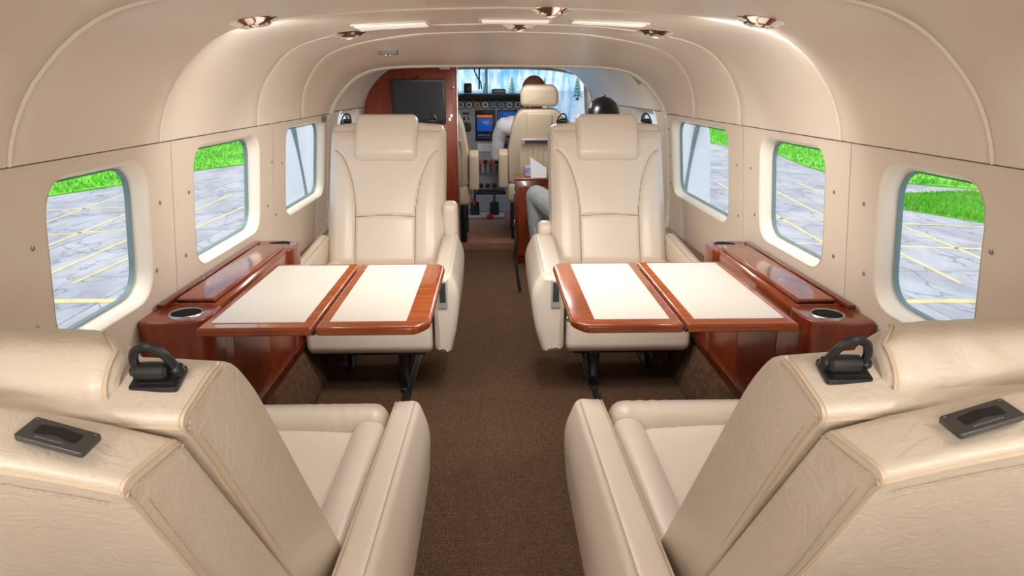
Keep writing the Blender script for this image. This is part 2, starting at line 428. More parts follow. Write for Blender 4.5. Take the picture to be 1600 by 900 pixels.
# window openings (near y, far y, z low, z high, radius)
WIN = {-1: [(-1.05, -.62, .61, .915, .07), (-.22, .22, .61, .915, .07), (.42, .80, .61, .915, .07), (1.125, 1.47, .632, .936, .075), (1.70, 2.19, .637, .940, .07), (2.475, 3.055, .622, .943, .07)],
       1: [(-1.05, -.62, .61, .915, .07), (-.22, .22, .61, .915, .07), (.42, .80, .61, .915, .07), (1.055, 1.365, .635, .938, .075), (1.60, 2.01, .643, .944, .07), (2.29, 3.04, .622, .947, .075)]}
BAYS = {-1: [-2.6, -1.2, -.42, .34, .92, 1.585, 2.335, 3.12], 1: [-2.6, -1.2, -.42, .34, .92, 1.485, 2.15, 3.12]}
def rrect(y0, y1, z0, z1, r, seg=7): return [tuple(v) for v in rpoly([(y0, z0), (y1, z0), (y1, z1), (y0, z1)], r, seg)]
winno = [0]
def build_window(s, y0, y1, z0, z1, r, X, depth=.036, flare=.012, matj='jamb'):
    winno[0] += 1
    W = empty('window_%d' % winno[0], (s*X((z0+z1)/2), (y0+y1)/2, z0), kind='structure')
    ox, oy, oz = W.location
    hole = rrect(y0, y1, z0, z1, r)
    n = len(hole); cy, cz = (y0+y1)/2, (z0+z1)/2
    def inset(d):
        return [tuple(v) for v in rrect(y0+d, y1-d, z0+d, z1-d, max(r-d*.6, .02))]
    bm = BM(); rings = []
    for (d, dx) in [(-.002, -.001), (.001, .0015), (.004, .005), (.008, .012), (flare, depth)]:
        pts = inset(d)
        rings.append([bm.verts.new((s*(X(z)+dx)-ox, y-oy, z-oz)) for y, z in pts])
    for A, B in zip(rings, rings[1:]):
        for i in range(n): bm.faces.new((A[i-1], A[i], B[i], B[i-1]))
    obj('window_surround', bm, M[matj], W, 60)
    bm = BM()
    pts = inset(flare+.001)
    A = [(y, z, depth-.003) for y, z in pts]; B = [(y, z, depth-.006) for y, z in inset(flare+.004)]; C = [(y, z, depth+.006) for y, z in inset(flare+.005)]
    rr = [[bm.verts.new((s*(X(z)+dx)-ox, y-oy, z-oz)) for y, z, dx in q] for q in (A, B, C)]
    for P_, Q in zip(rr, rr[1:]):
        for i in range(n): bm.faces.new((P_[i-1], P_[i], Q[i], Q[i-1]))
    obj('window_seal', bm, M['seal'], W, 60)
    bm = BM(); pts = inset(flare+.002)
    for dx in (depth+.003, depth+.007):
        bm.faces.new([bm.verts.new((s*(X(z)+dx)-ox, y-oy, z-oz)) for y, z in pts])
    obj('window_pane', bm, M['glass'], W)
    return W
SKIN_N = 0
bm = BM(); rows = [[bm.verts.new((x+out_dir(i, PF2).x*.03, y, z+out_dir(i, PF2).y*.03)) for i, (x, z) in enumerate(PF2)] for y in (-2.65, 2.2, 3.16)]
for A, B in zip(rows, rows[1:]):
    for i in range(NT): bm.faces.new((A[i], A[i+1], B[i+1], B[i]))
obj('fuselage_skin', bm, M['white'], ceiling)  # unseen outer skin added to stop light leaking through headliner seams
screw_bm = BM()
lathe(screw_bm, [(.0045, 0), (.0045, .0016), (.0032, .0022), (.0018, .0022), (.0016, .0012)], 12)
SCREW = obj('screw', screw_bm, M['brushed'])
wall = {}
for s in (-1, 1):
    wl = wall[s] = empty('wall_left' if s < 0 else 'wall_right', (s*.78, 0, 0), kind='structure')
    ox = s*.78
    for a, b in zip(BAYS[s], BAYS[s][1:]):
        bm = BM(); g = .0008
        y0, y1 = a+g, b-g
        # below and above the window band
        def strip(zs):
            V = [[bm.verts.new((s*wx(z)-ox, y, z)) for z in zs] for y in (y0, y1)]
            for j in range(len(zs)-1): bm.faces.new((V[0][j], V[1][j], V[1][j+1], V[0][j+1]))
        strip([0, .02, .04, .10, .20, .31, .42, .50, Z0]); strip([Z1, .958, .962])
        bm.faces.new([bm.verts.new(p) for p in ((s*.75-ox, y0, .962), (s*.75-ox, y1, .962), (s*.80-ox, y1, .966), (s*.80-ox, y0, .966))])
        hs = [q for q in WIN[s] if q[0] > a and q[1] < b]
        outer = [(y0, Z0), (y1, Z0), (y1, Z1), (y0, Z1)]
        polys = [[Vector((y, z, 0)) for y, z in outer]]+[[Vector((y, z, 0)) for y, z in rrect(*q)][::-1] for q in hs]
        flat = [v for p in polys for v in p]
        vs = [bm.verts.new((s*wx(v.y)-ox, v.x, v.y)) for v in flat]
        for t in tessellate_polygon(polys):
            if len(set(t)) == 3:
                try: bm.faces.new([vs[i] for i in t])
                except ValueError: pass
        bmesh.ops.remove_doubles(bm, verts=bm.verts, dist=1e-5)
        obj('wall_panel', bm, M['vinyl'], wl, 30)
    bm = BM()
    for y in BAYS[s]:
        for z0, z1 in ((0, .3), (.3, .575), (.575, .965)):
            bm.faces.new([bm.verts.new((s*(wx(zz)+.004)-ox, y+dy, zz)) for zz, dy in ((z0, -.03), (z0, .03), (z1, .03), (z1, -.03))])
    vs = [[bm.verts.new((s*(.757+k)-ox, y, z)) for k, z in ((0, .945), (.018, .97), (.03, 1.0))] for y in (-2.65, 3.2)]
    for j in (0, 1): bm.faces.new((vs[0][j], vs[1][j], vs[1][j+1], vs[0][j+1]))
    obj('backing_strip', bm, M['jamb'], wl)  # unseen strips added behind the joints to stop light leaks
    for q in WIN[s]: build_window(s, *q, wx)
for s, pts in ((-1, [(1.085, .832), (1.519, .834), (1.488, .688), (1.669, .835), (1.637, .687), (1.075, .701), (2.43, .823), (2.361, .655), (2.315, .839), (2.27, .70)]),
               (1, [(1.032, .829), (1.421, .841), (1.405, .692), (1.553, .846), (1.543, .697), (2.207, .836), (2.085, .84), (2.048, .704), (2.193, .674), (3.09, .90), (3.09, .78), (3.085, .66)])):
    for y, z in pts:
        share('screw', SCREW, wall[s], (s*wx(z)-s*.78, y, z), (0, -s*PI/2, 0))
bpy.data.objects.remove(SCREW)

# floor, sills, back wall
bm = BM(); box(bm, -.80, .80, -2.6, 4.62, -.03, 0, .001)
obj('floor', bm, M['carpet'], kind='structure')
bm = BM(); box(bm, -.80, .80, 4.60, 5.9, -.03, .05, .006)
obj('trim_2', bm, M['cockpitcarpet'], kind='structure')
for s in (-1, 1):          # carpet that climbs the side of the cabin
    bm = BM()
    slab(bm, rpoly([(s*.66, .0), (s*.665, .05, .03), (s*.70, .19, .02), (s*.74, .20), (s*.70, 0)], .01), -2.5, 3.1, 0, XZ)
    obj('baseboard_left' if s < 0 else 'baseboard_right', bm, M['sidecarpet'], kind='structure')
    # seat rails let into the carpet
    for dx in (.345,):
        bm = BM(); box(bm, s*dx-.016, s*dx+.016, .2, 3.05, 0, .006, .001)
        obj('trim_%d' % (3+(s+1)), bm, M['brushed'], kind='structure')
bm = BM()
bm.faces.new([bm.verts.new((x, -2.6, z)) for x, z in [(-.70, 0), (.70, 0), (.787, .5)]+PF2+[(-.787, .5)]])
obj('wall_back', bm, M['vinyl'], kind='structure')

# ------------------------------------------------------------------ forward cabin and cockpit shell
def fwd_scale(y): return pl([(3.1, 1.03), (4.0, 1.02), (4.6, 1.0), (5.4, .95)], y)
bm = BM(); rows = []
for y in (3.11, 3.4, 3.7, 4.0, 4.4, 4.8, 5.1, 5.3):
    k = fwd_scale(y); zt = pl([(3.1, 1.0), (4.6, 1.0), (5.3, .985)], y)
    rows.append([bm.verts.new((x*k, y, .965+(z-.965)*1.02*zt)) for x, z in PF2])
for A, B in zip(rows, rows[1:]):
    for i in range(NT): bm.faces.new((A[i], A[i+1], B[i+1], B[i]))
cockpit_roof = obj('trim_7', bm, M['ceil'], None, 60, kind='structure')
FW = {-1: [(3.40, 3.955, .60, .972, .12), (4.52, 5.14, .60, .955, .10)], 1: [(3.40, 4.02, .60, .972, .12), (4.52, 5.14, .60, .955, .10)]}
for s in (-1, 1):
    bm = BM()
    wl = empty('trim_8' if s < 0 else 'trim_9', (s*.78, 3.11, 0), kind='structure'); ox, oy = s*.78, 3.11
    for (a, b, holes) in ((3.11, 4.2, [FW[s][0]]), (4.2, 5.3, [FW[s][1]])):
        def X(y, z): return (wx(min(z, .962))*fwd_scale(y)/1.0)
        bm = BM()
        zs = [0, .1, .2, .42, .575]
        V = [[bm.verts.new((s*X(y, z)-ox, y-oy, z)) for z in zs] for y in (a, b)]
        for j in range(len(zs)-1): bm.faces.new((V[0][j], V[1][j], V[1][j+1], V[0][j+1]))
        outer = [(a, .575), (b, .575), (b, .985), (a, .985)]
        polys = [[Vector((y, z, 0)) for y, z in outer]]+[[Vector((y, z, 0)) for y, z in rrect(*q)][::-1] for q in holes]
        flat = [v for p in polys for v in p]
        vs = [bm.verts.new((s*X(v.x, v.y)-ox, v.x-oy, v.y)) for v in flat]
        for t in tessellate_polygon(polys):
            if len(set(t)) == 3: bm.faces.new([vs[i] for i in t])
        bmesh.ops.remove_doubles(bm, verts=bm.verts, dist=1e-5)
        obj('wall_panel', bm, M['vinyl'], wl, 30)
        q = holes[0]
        ym = (q[0]+q[1])/2
        build_window(s, *q, lambda z, k=fwd_scale(ym): wx(min(z, .962))*k-.002, depth=.06, flare=.03)
    # seam line between roof and side, screws by the arch
    bm = BM(); tube(bm, [(s*.745*fwd_scale(y)-ox, y-oy, .968) for y in (3.12, 3.6, 4.0, 4.5, 5.0)], .003, 5)
    obj('seam', bm, M['grey'], wl)
# overhead slot by the right crew seat
bm = BM()
pts = [Vector((.66, 3.72, 1.095)), Vector((.70, 3.95, 1.03))]
tube(bm, polyline([(.585, 3.43, 1.186), (.62, 3.43, 1.166), (.655, 3.43, 1.134), (.69, 3.43, 1.094)], 5), .014, 8)
obj('overhead_vent', bm, M['vent'], None, label='slim grey curved vent slot in the roof right of the pilot', cat='vent')

# windscreen frame and glass
def ws(y, n=18, lo=True):
    pass
bm = BM()
SC = [(k/16*2-1) for k in range(17)]
def scr(t, v):      # t across -1..1 , v up 0..1
    x = .72*math.sin(t*1.25)/math.sin(1.25)
    y = 5.36+.62*(math.cos(t*1.25)-math.cos(1.25))/(1-math.cos(1.25))*(1-.55*v)
    z = lerp(.70, 1.228-.10*abs(t)**3, v)
    return Vector((x*(1-.05*v*abs(t)), y, z))
window_f = empty('window_40', (0, 5.4, .7), kind='structure'); off = Vector((0, 5.4, .7))
grid(bm, 20, 6, lambda a, b: scr(a*2-1, b)-off)
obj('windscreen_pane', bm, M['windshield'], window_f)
bm = BM(); tube(bm, [scr(-1+2*k/20, 1)-off for k in range(21)], .02, 6)
for t in (-1, 1): tube(bm, [scr(t, k/6)-off for k in range(7)], .028, 6)
tube(bm, [scr(t/10-1, 0)-off for t in range(21)], .02, 6)
obj('windscreen_frame', bm, M['vinyl'], window_f)
bm = BM(); tube(bm, [scr(-.08, k/6)-off+Vector((0, -.01, 0)) for k in range(7)], .012, 6)
obj('centre_post', bm, M['white'], window_f)
bm = BM()
tube(bm, polyline([(-.172, 5.62, 1.235), (-.165, 5.62, 1.19), (-.135, 5.64, 1.13), (-.12, 5.62, 1.11), (-.113, 5.60, 1.06)], 6), .005, 6)
tube(bm, polyline([(-.128, 5.62, 1.235), (-.131, 5.62, 1.16), (-.132, 5.62, 1.06)], 6), .006, 6)
obj('wiring_conduit', bm, M['softblack'], None, label='black cables running down the windscreen centre post', cat='cable')
# roof lip ahead of the windscreen top, joining roof to frame
bm = BM(); rows = []
for f in (0, 1):
    row = []
    for k in range(21):
        t = -1+2*k/20
        p = scr(t, 1)
        i = int(round((1-(t+1)/2)*NT)); kk = fwd_scale(5.3)
        q = Vector((PF2[i][0]*kk, 5.3, .965+(PF2[i][1]-.965)*1.02*.985))
        row.append(bm.verts.new(p if f else q))
    rows.append(row)
for i in range(20): bm.faces.new((rows[0][i], rows[0][i+1], rows[1][i+1], rows[1][i]))
obj('trim_10', bm, M['vinyl'], kind='structure')
# front bulkhead below the windscreen
bm = BM(); box(bm, -.74, .74, 5.86, 5.90, 0, .72, .004)
obj('wall_firewall', bm, M['panelgrey'], kind='structure')

# ---- partition (wood) with monitor
bm = BM()
out_ = [(-.755, .06), (-.228, .06), (-.228, 1.226)]
ring = [(-x*1.0, z) for x, z in PF if x > .23 and z < 1.226]
pts = out_+[(-x*1.005, .965+(z-.965)*1.0) for x, z in reversed([p for p in PF if p[0] > .24])]+[(-.79, .6), (-.785, .42)]
slab(bm, pts, 3.99, 4.02, .002, XZ, 2)
front = obj('wall_front', bm, M['woodz'], kind='structure')
bm = BM(); box(bm, -.231, -.222, 3.985, 4.025, .05, 1.225, .002)
obj('edge_strip', bm, M['brushed'], front)
mon = empty('wall_monitor', (-.438, 3.985, .877), 0, 'black flat screen monitor mounted on the wooden partition', 'monitor')
bm = BM(); slab(bm, rpoly([(-.15, 0), (.148, 0), (.148, .243), (-.15, .243)], .006), -.035, 0, .004, XZ)
obj('monitor_frame', bm, M['black'], mon)
bm = BM(); slab(bm, rpoly([(-.132, .022), (.134, .022), (.134, .225), (-.132, .225)], .002), -.0365, -.034, .0005, XZ)
obj('monitor_screen', bm, M['screen'], mon)
bm = BM(); lathe(bm, [(.004, .258), (.009, .252), (.009, .246), (.003, .241)], 12, Matrix.Translation((-.003, -.018, 0)))
obj('camera_knob', bm, M['black'], mon)
v = empty('cabin_vent', (-.291, 3.985, 1.182), 0, 'small white louvred plate above the wooden partition', 'vent')
bm = BM(); slab(bm, rpoly([(-.028, -.011), (.028, -.011), (.028, .012), (-.028, .012)], .002), -.008, 0, .002, XZ); obj('vent_plate', bm, M['white'], v)
for k in range(4):
    bm = BM(); slab(bm, [(-.023, -.008+k*.005), (.023, -.008+k*.005), (.023, -.006+k*.005), (-.023, -.006+k*.005)], -.0095, -.008, 0, XZ); obj('louvre', bm, M['grey'], v)
for z, nm in ((1.075, 'upper'), (.36, 'lower')):
    bm = BM(); lathe(bm, [(.003, 0), (.006, .004), (.006, .010), (.003, .014)], 12, Matrix.Translation((-.245, 3.99, z)) @ Matrix.Rotation(PI/2, 4, 'X'))
    obj('door_catch', bm, M['chrome'], None, label='small %s chrome catch on the partition edge' % nm, cat='catch')

# ------------------------------------------------------------------ wooden rails ahead of the consoles
for s, y0 in ((-1, 2.30), (1, 2.25)):
    bm = BM(); slab(bm, rpoly([(s*.715, .415), (s*.715, .45), (s*.79, .455), (s*.79, .41)], .006), y0, 3.09, .004, XZ)
    obj('trim_%d' % (11 if s < 0 else 12), bm, M['wooddark'], kind='structure')

# ------------------------------------------------------------------ ceiling fittings
def pz(x):  # ceiling height at x
    return pl([(a, b) for a, b in reversed(PROF)], abs(x))
def spotlight(x, y, label, tilt=0, aim=0):
    t = empty('ceiling_spotlight', (x, y, pz(x)+.004), 0, label, 'light', 'chrome ceiling spotlights')
    t.rotation_euler = (0, tilt, 0)
    bm = BM(); lathe(bm, [(.030, .002), (.047, .001), (.048, -.003), (.046, -.005), (.034, -.010), (.030, -.014), (.024, -.013), (.022, -.008)], 28)
    obj('trim_ring', bm, M['chrome'], t, 50)
    bm = BM(); lathe(bm, [(.022, -.008), (.020, -.012), (.014, -.016), (.006, -.018)], 24); obj('eyeball', bm, M['chrome'], t, 50)
    ld = bpy.data.lights.new('spot_lamp_light', 'SPOT'); ld.energy = SPOT_W; ld.spot_size = R(150); ld.spot_blend = .8; ld.shadow_soft_size = .02; ld.color = (1, .98, .95)
    l = bpy.data.objects.new('spot_lamp_light', ld); COL.objects.link(l); l.parent = t; l.location = (0, 0, -.03); l.rotation_euler = (R(aim), 0, 0)
    bm = BM(); lathe(bm, [(.011, -.0165), (.009, -.0175), (.003, -.0195)], 16); obj('lens', bm, M['faint_glow'], t)
spotlight(-.492, 1.44, 'chrome spotlight high on the left ceiling curve, nearer of its pair', -.16, 50)
spotlight(-.405, 1.93, 'small chrome spotlight further forward on the left ceiling', -.10, 35)
spotlight(.095, 1.50, 'chrome spotlight at mid ceiling just right of the aisle line', 0, 0)
spotlight(.045, 1.885, 'small chrome spotlight over the aisle, farther of the middle two', 0)
spotlight(.495, 1.40, 'large chrome spotlight high on the right ceiling curve', .16, 50)
spotlight(.40, 1.87, 'small chrome spotlight further forward on the right ceiling', .10, 35)
def fill_light(x, y, sx, sy, label, e):  # ceiling covers made to glow, and unseen lamps added as fill
    t = empty('fill_panel', (x, y, pz(x)), 0, label, 'light')
    tilt = -math.copysign(math.atan2(pz(abs(x)-.08)-pz(abs(x)+.08), .16), x) if abs(x) > .08 else 0
    t.rotation_euler = (0, -tilt, 0)
    bm = BM(); box(bm, -sx/2-.008, sx/2+.008, -sy/2-.008, sy/2+.008, -.003, .002, .002, .01); obj('panel_frame', bm, M['bead'], t)
    bm = BM(); box(bm, -sx/2, sx/2, -sy/2, sy/2, -.005, -.002, .001, .008); obj('glow_face', bm, M['faint_glow'], t)
    if y < .5:      # fill lamps added aft, out of view : they also wash the ceiling around them
        bm = BM(); lathe(bm, [(sy/2*1.1, -.004), (sy/2, -.02), (sy/2*.7, -.032), (.01, -.038)], 24); obj('glow_globe', bm, M['faint_glow'], t)
        ld = bpy.data.lights.new('fill_source', 'POINT'); ld.energy = e; ld.shadow_soft_size = .05; ld.color = (1, .98, .95)
        l = bpy.data.objects.new('fill_source', ld); COL.objects.link(l); l.location = (0, 0, -.11); l.parent = t
    else:
        l = fill_area(0, 0, -.008, sx, sy, e); l.parent = t
fill_light(-.27, 1.79, .17, .10, 'flat white ceiling cover made to glow, left of the aisle line', FILL_W*.27)  # flush covers that catch light, given a light of their own
fill_light(.03, 1.74, .16, .06, 'slim pale ceiling cover made to glow, over the aisle', FILL_W*.5)
fill_light(.25, 1.72, .17, .06, 'slim pale ceiling cover made to glow, right of the aisle line', FILL_W*.27)
for (x, y, where) in ((-.3, .22, 'left, above the rear seats'), (.3, .22, 'right, above the rear seats'), (-.3, -.5, 'left, just behind the rear seats'), (.3, -.5, 'right, just behind the rear seats'), (-.3, -1.5, 'left, by the back wall'), (.3, -1.5, 'right, by the back wall')):
    fill_light(x, y, .22, .14, 'unseen fill lamp panel added on the '+where, FILL_W*(.17 if y > 0 else 2.9))  # added out of view to brighten the near seats and ceiling
fill_light(.12, 3.55, .30, .14, 'unseen fill lamp panel added just ahead of the arch', FILL_W*1.7)  # added out of view to brighten the space behind the arch
fill_light(.12, 4.35, .30, .14, 'unseen fill lamp panel added over the crew seats', FILL_W*.7)  # added out of view to brighten the cockpit
t = empty('ceiling_switch', (-.395, 2.57, 1.20), 0, 'small grey switch plate on the sloping ceiling ahead of lamps', 'switch')
bm = BM(); box(bm, -.034, .034, -.02, .02, -.012, .004, .003, .004); obj('switch_plate', bm, M['grey'], t)
for k in (-1, 1):
    bm = BM(); lathe(bm, [(.004, -.012), (.004, -.016), (.002, -.018)], 10, Matrix.Translation((k*.008, -.004, 0))); obj('button', bm, M['brushed'], t)
t = empty('wall_placard', (-.748, 3.03, .945), 0, 'tiny grey placard on the left wall beside the arch', 'placard')
bm = BM(); box(bm, -.004, .002, -.03, .03, -.012, .012, .001); obj('plate', bm, M['grey'], t)

# ------------------------------------------------------------------ side consoles with cup holders
def console(s, dy, label):
    t = empty('side_console', (s*.72, 1.80+dy, .2), 0, label, 'console')
    ox, oy, oz = t.location
    f = lambda u, v, w: Vector((s*u-ox, w+dy-oy, v-oz))     # profile (x,z) along y
    g = lambda u, v, w: Vector((s*u-ox, v+dy-oy, w-oz))     # outline (x,y) up z
    for a, b in ((1.40, 1.66), (1.66, 1.93), (1.93, 2.19)):
        bm = BM(); slab(bm, rpoly([(.700, .20), (.690, .56), (.735, .56), (.735, .20)], .004), a+.001, b-.001, .002, f)
        obj('panel', bm, M['woodz'], t)
    bm = BM(); slab(bm, rpoly([(.694, .19), (.692, .225), (.72, .225), (.72, .19)], .003), 1.40, 2.36, .002, f); obj('skirting', bm, M['wooddark'], t)
    bm = BM(); slab(bm, rpoly([(.700, .20), (.696, .345), (.735, .345), (.735, .20)], .004), 2.192, 2.36, .002, f); obj('panel', bm, M['woodz'], t)
    # middle ledge and its lid
    bm = BM(); slab(bm, rpoly([(.655, .555), (.655, .592), (.666, .606), (.775, .606), (.775, .555)], .006), 1.50, 2.115, .003, f); obj('ledge', bm, M['wood'], t)
    bm = BM(); slab(bm, rpoly([(.662, .607), (.664, .617), (.748, .617), (.752, .607)], .004), 1.505, 2.05, .004, f); obj('lid', bm, M['wood'], t)
    bm = BM(); slab(bm, rpoly([(.757, .606), (.757, .616), (.775, .616), (.775, .606)], .003), 1.46, 2.115, .002, f); obj('back_rail', bm, M['wooddark'], t)
    # rounded cup blocks at both ends
    cx = .700
    def block(c, sg):
        a = [(.645, c+sg*.07), (.642, c-sg*.01), (.655, c-sg*.045), (.69, c-sg*.052), (.735, c-sg*.060), (.785, c-sg*.055), (.785, c+sg*.07)]
        return rpoly(a, .02)
    for c, sg, z0 in ((1.437, 1, .47), (2.125, -1, .53)):
        bm = BM(); slab(bm, block(c, sg), z0, .602, .006, g); blk = obj('cup_block', bm, M['woodz'], t)
        Mx = Matrix.Translation((s*cx-ox, c+dy-oy, .602-oz))
        bm = BM(); lathe(bm, [(.031, -.010), (.0315, .003), (.034, .0045), (.037, .003), (.038, -.001)], 28, Mx)
        ho = obj('cup_holder', bm, M['brushed'], blk, 50)
        bm = BM(); lathe(bm, [(.0312, .0015), (.0305, -.002), (.030, -.004)], 28, Mx); obj('cup_liner', bm, M['liner'], blk)
    return t
console(-1, 0, 'glossy wood console with two cup holders along the left wall')
console(1, -.045, 'glossy wood console with two cup holders along the right wall')

# ------------------------------------------------------------------ fold-out tables
def table(s, dx, label):
    t = empty('folding_table', (s*.40+dx, 1.58, .57), 0, label, 'table')
    ox, oy, oz = t.location
    f = lambda u, v, w: Vector((s*u+dx-ox, v-oy, w-oz))
    def leaf(x0, x1, inl, chamf):
        bm = BM()
        if chamf: o = [(x1, 1.330, .01), (x0+.028, 1.330, .012), (x0, 1.368, .02), (x0, 1.83, .02), (x0+.02, 1.858, .012), (x1, 1.858, .008)]
        else: o = [(x0, 1.330, .006), (x1, 1.330, .006), (x1, 1.858, .006), (x0, 1.858, .006)]
        slab(bm, rpoly(o, .01), .586, .605, .006, f)
        lf = obj('leaf', bm, M['woodx'], t)
        bm = BM(); slab(bm, rpoly(inl, .003), .600, .6064, .001, f); obj('inlay', bm, M['inlay'], lf)
        return lf
    leaf(.395, .630, [(.418, 1.364), (.612, 1.364), (.612, 1.838), (.418, 1.838)], False)
    leaf(.155, .389, [(.205, 1.366), (.366, 1.366), (.366, 1.838), (.205, 1.838)], True)
    bm = BM(); tube(bm, [f(.392, 1.33, .592), f(.392, 1.82, .592)], .004, 8); obj('hinge', bm, M['softblack'], t)
    bm = BM(); slab(bm, rpoly([(.59, .555), (.59, .584), (.640, .584), (.640, .555)], .002), 1.42, 1.76, .002, lambda u, v, w: Vector((s*u+dx-ox, w-oy, v-oz)))
    obj('support_arm', bm, M['steel'], t)
table(-1, -.006, 'cream topped cherry wood folding table by the left windows')
table(1, -.018, 'cream topped cherry wood folding table by the right windows')

# ------------------------------------------------------------------ passenger seats
def seat(loc, rz, side, theta, near, label, wing=.635, ak=1, tray=.166):
    zc = 0 if near else -.055
    """faces local +y ; side=+1 when the aisle is at local +x"""
    t = empty('passenger_seat', loc, rz, label, 'seat', 'cream leather passenger seats')
    lm = M['leather'] if near else M['leather_tall']
    HW = .228 if near else .236
    th = R(theta); up = Vector((0, -math.sin(th), math.cos(th))); nn = Vector((0, math.cos(th), math.sin(th))); P0 = Vector((0, 0, .45))
    BK = lambda n, s_, x: P0+up*s_+nn*n+Vector((x, 0, 0))          # profile (n,s) across x
    # --- base and cushions
    bm = BM(); slab(bm, rpoly([(-.02, .20), (-.02, .29), (.465, .29), (.468, .19, .02), (.44, .165, .02), (.02, .17)], .015), -.222, .222, .022, YZ); obj('seat_base', bm, lm, t)
    bm = BM(); slab(bm, rpoly([(-.03, .285), (-.03, .425+zc), (.42, .44+zc), (.47, .40+zc), (.47, .285)], .03), -.215, .215, .03, YZ, nmid=8, warp=lambda u, v, x: (u, v+(.012*math.cos(x/.215*PI/2)*math.cos((u-.2)/.3*1.3) if v > .4+zc else 0), x))
    cu = obj('seat_cushion', bm, lm, t)
    def wr(u, v, x):       # gathered leather on the front roll
        k = max(0, 1-abs(abs(x)-.13)/.09)
        return u+.0012*k*math.sin(x*260+u*40), v+.0009*k*math.sin(x*230), x
    bm = BM(); slab(bm, rpoly([(.372, .30), (.366, .448+zc, .02), (.40, .472+zc*.6, .035), (.45, .468+zc*.6, .045), (.482, .43+zc*.4, .05), (.478, .292, .015)], .02, 7), -.222, .222, .03, YZ, nmid=64, warp=wr); obj('front_bolster', bm, lm, cu)
    for sx in (-1, 1):
        bm = BM(); slab(bm, rpoly([(sx*.165, .30), (sx*.162, .448+zc, .03), (sx*.185, .468+zc, .03), (sx*.226, .462+zc, .02), (sx*.226, .30)], .02, 6), -.02, .385, .025, XZ, nmid=6); obj('side_bolster', bm, lm, cu)
    # --- armrests
    for sx in (-1, 1):
        ais = sx == side
        k = ak if ais else .72; lo = .18 if ais else .37
        pr = [(sx*.230, lo, .02), (sx*.230, .478, .012), (sx*(.23+.056*k), .482, .016), (sx*(.23+.082*k), .415, .05), (sx*(.23+.075*k), .29 if ais else .40, .05), (sx*(.23+.052*k), lo-.01, .02)]
        wp = lambda u, v, y: (u, v+(v-.19)/.29*(.018-.034*(y+.05)/.52), y)
        bm = BM(); slab(bm, rpoly(pr, .02, 6), -.17 if near else -.06, .478, .03, XZ, seg=6, nmid=8, warp=wp)
        ar = obj('armrest', bm, lm, t)
        bm = BM()
        for xx in ((.236, .0), (.23+.050*k, 0)):
            tube(bm, [wp(sx*xx[0], .4815, -.13+.58*q/10) and Vector((lambda r_: (r_[0], r_[2], r_[1]))(wp(sx*xx[0], .4818, -.13+.575*q/10))) for q in range(11)], .0016, 5)
        obj('seam', bm, M['piping'], ar)
        if ais:
            bm = BM(); slab(bm, rpoly([(sx*.247, .345), (sx*.280, .345), (sx*.280, .445), (sx*.247, .445)], .005), .474, .482, .002, XZ); la = obj('recline_latch', bm, M['latch'], ar)
            bm = BM(); slab(bm, rpoly([(sx*.253, .368), (sx*.274, .368), (sx*.274, .438), (sx*.253, .438)], .002), .4805, .4830, .0008, XZ); obj('latch_slot', bm, M['bezel'], la)
            if not near:
                bm = BM(); slab(bm, rpoly([(-.045, .44), (-.045, wing, .05), (-.15, wing-.015, .05), (-.19, .44)], .02, 6), *( (sx*.232, sx*.292)), .022, YZ, seg=5)
                obj('shoulder_wing', bm, lm, t)
    # --- backrest : front cushion layer
    prof = rpoly([(0, -.04, .02), (0, .47, .05), (-.012, .535, .035), (-.082, .553, .012), (-.082, -.06, .012)], .02, 6) if near else rpoly([(0, -.09, .03), (0, .47, .06), (-.015, .535, .05), (-.082, .55, .03), (-.082, -.08, .03)], .03, 6)
    def crown(u, v, x, c=.016):
        tp = 1-((.045+.06*min(1, max(0, (.5-v)/.4)))*min(1, max(0, -u/.082)) if near else 0)
        return (u, v+(c*(1-(x/HW)**2)*min(1, (v-.35)/.15) if v > .35 else 0), x*tp)
    def crown2(u, v, x):
        tp = pl([(-.140, .905), (-.086, .965)], u) if near else 1
        return (u, v+((.078 if near else .016)*(1-(x/HW2)**2)*min(1, (v-.35)/.15) if v > .35 else 0), x*tp)
    bm = BM(); slab(bm, prof, -HW, HW, .005 if near else .022, BK, seg=5, nmid=12, warp=crown)
    bk = obj('backrest', bm, M['leather_worn'] if near else lm, t)
    # sculpted front face with sewn seams
    cv = polyline([(.213, .415, 0), (.175, .375, 0), (.140, .28, 0), (.125, .19, 0), (.121, .12, 0), (.120, -.08, 0)], 10)
    def groove(x, s_):
        ax = abs(x); d = 9
        for a, b in zip(cv, cv[1:]):
            ab = b-a; q = Vector((ax, s_, 0))-a
            tt = max(0, min(1, q.dot(ab)/ab.length_squared)); d = min(d, (q-ab*tt).length)
        xe = pl([(-p.y, p.x) for p in cv], -s_) if s_ < .415 else .22
        h = .005*math.cos(min(1, ax/.23)*PI/2)
        if ax < xe: d = min(d, abs(s_-.13-.003*math.cos(ax*20)))
        elif s_ < .415: h += .013*math.sin(min(1, (ax-xe)/max(.232-xe, .01))*PI)*min(1, (.415-s_)/.16)
        h -= .009*math.exp(-(d/.0055)**2)
        e = min((HW-.006-ax)/.03, (s_+.08)/.03, (.505-s_)/.05, 1)
        return h+.016*math.sqrt(max(0, 1-(1-max(0, e))**2))-.012*(1-max(0, min(1, e)))
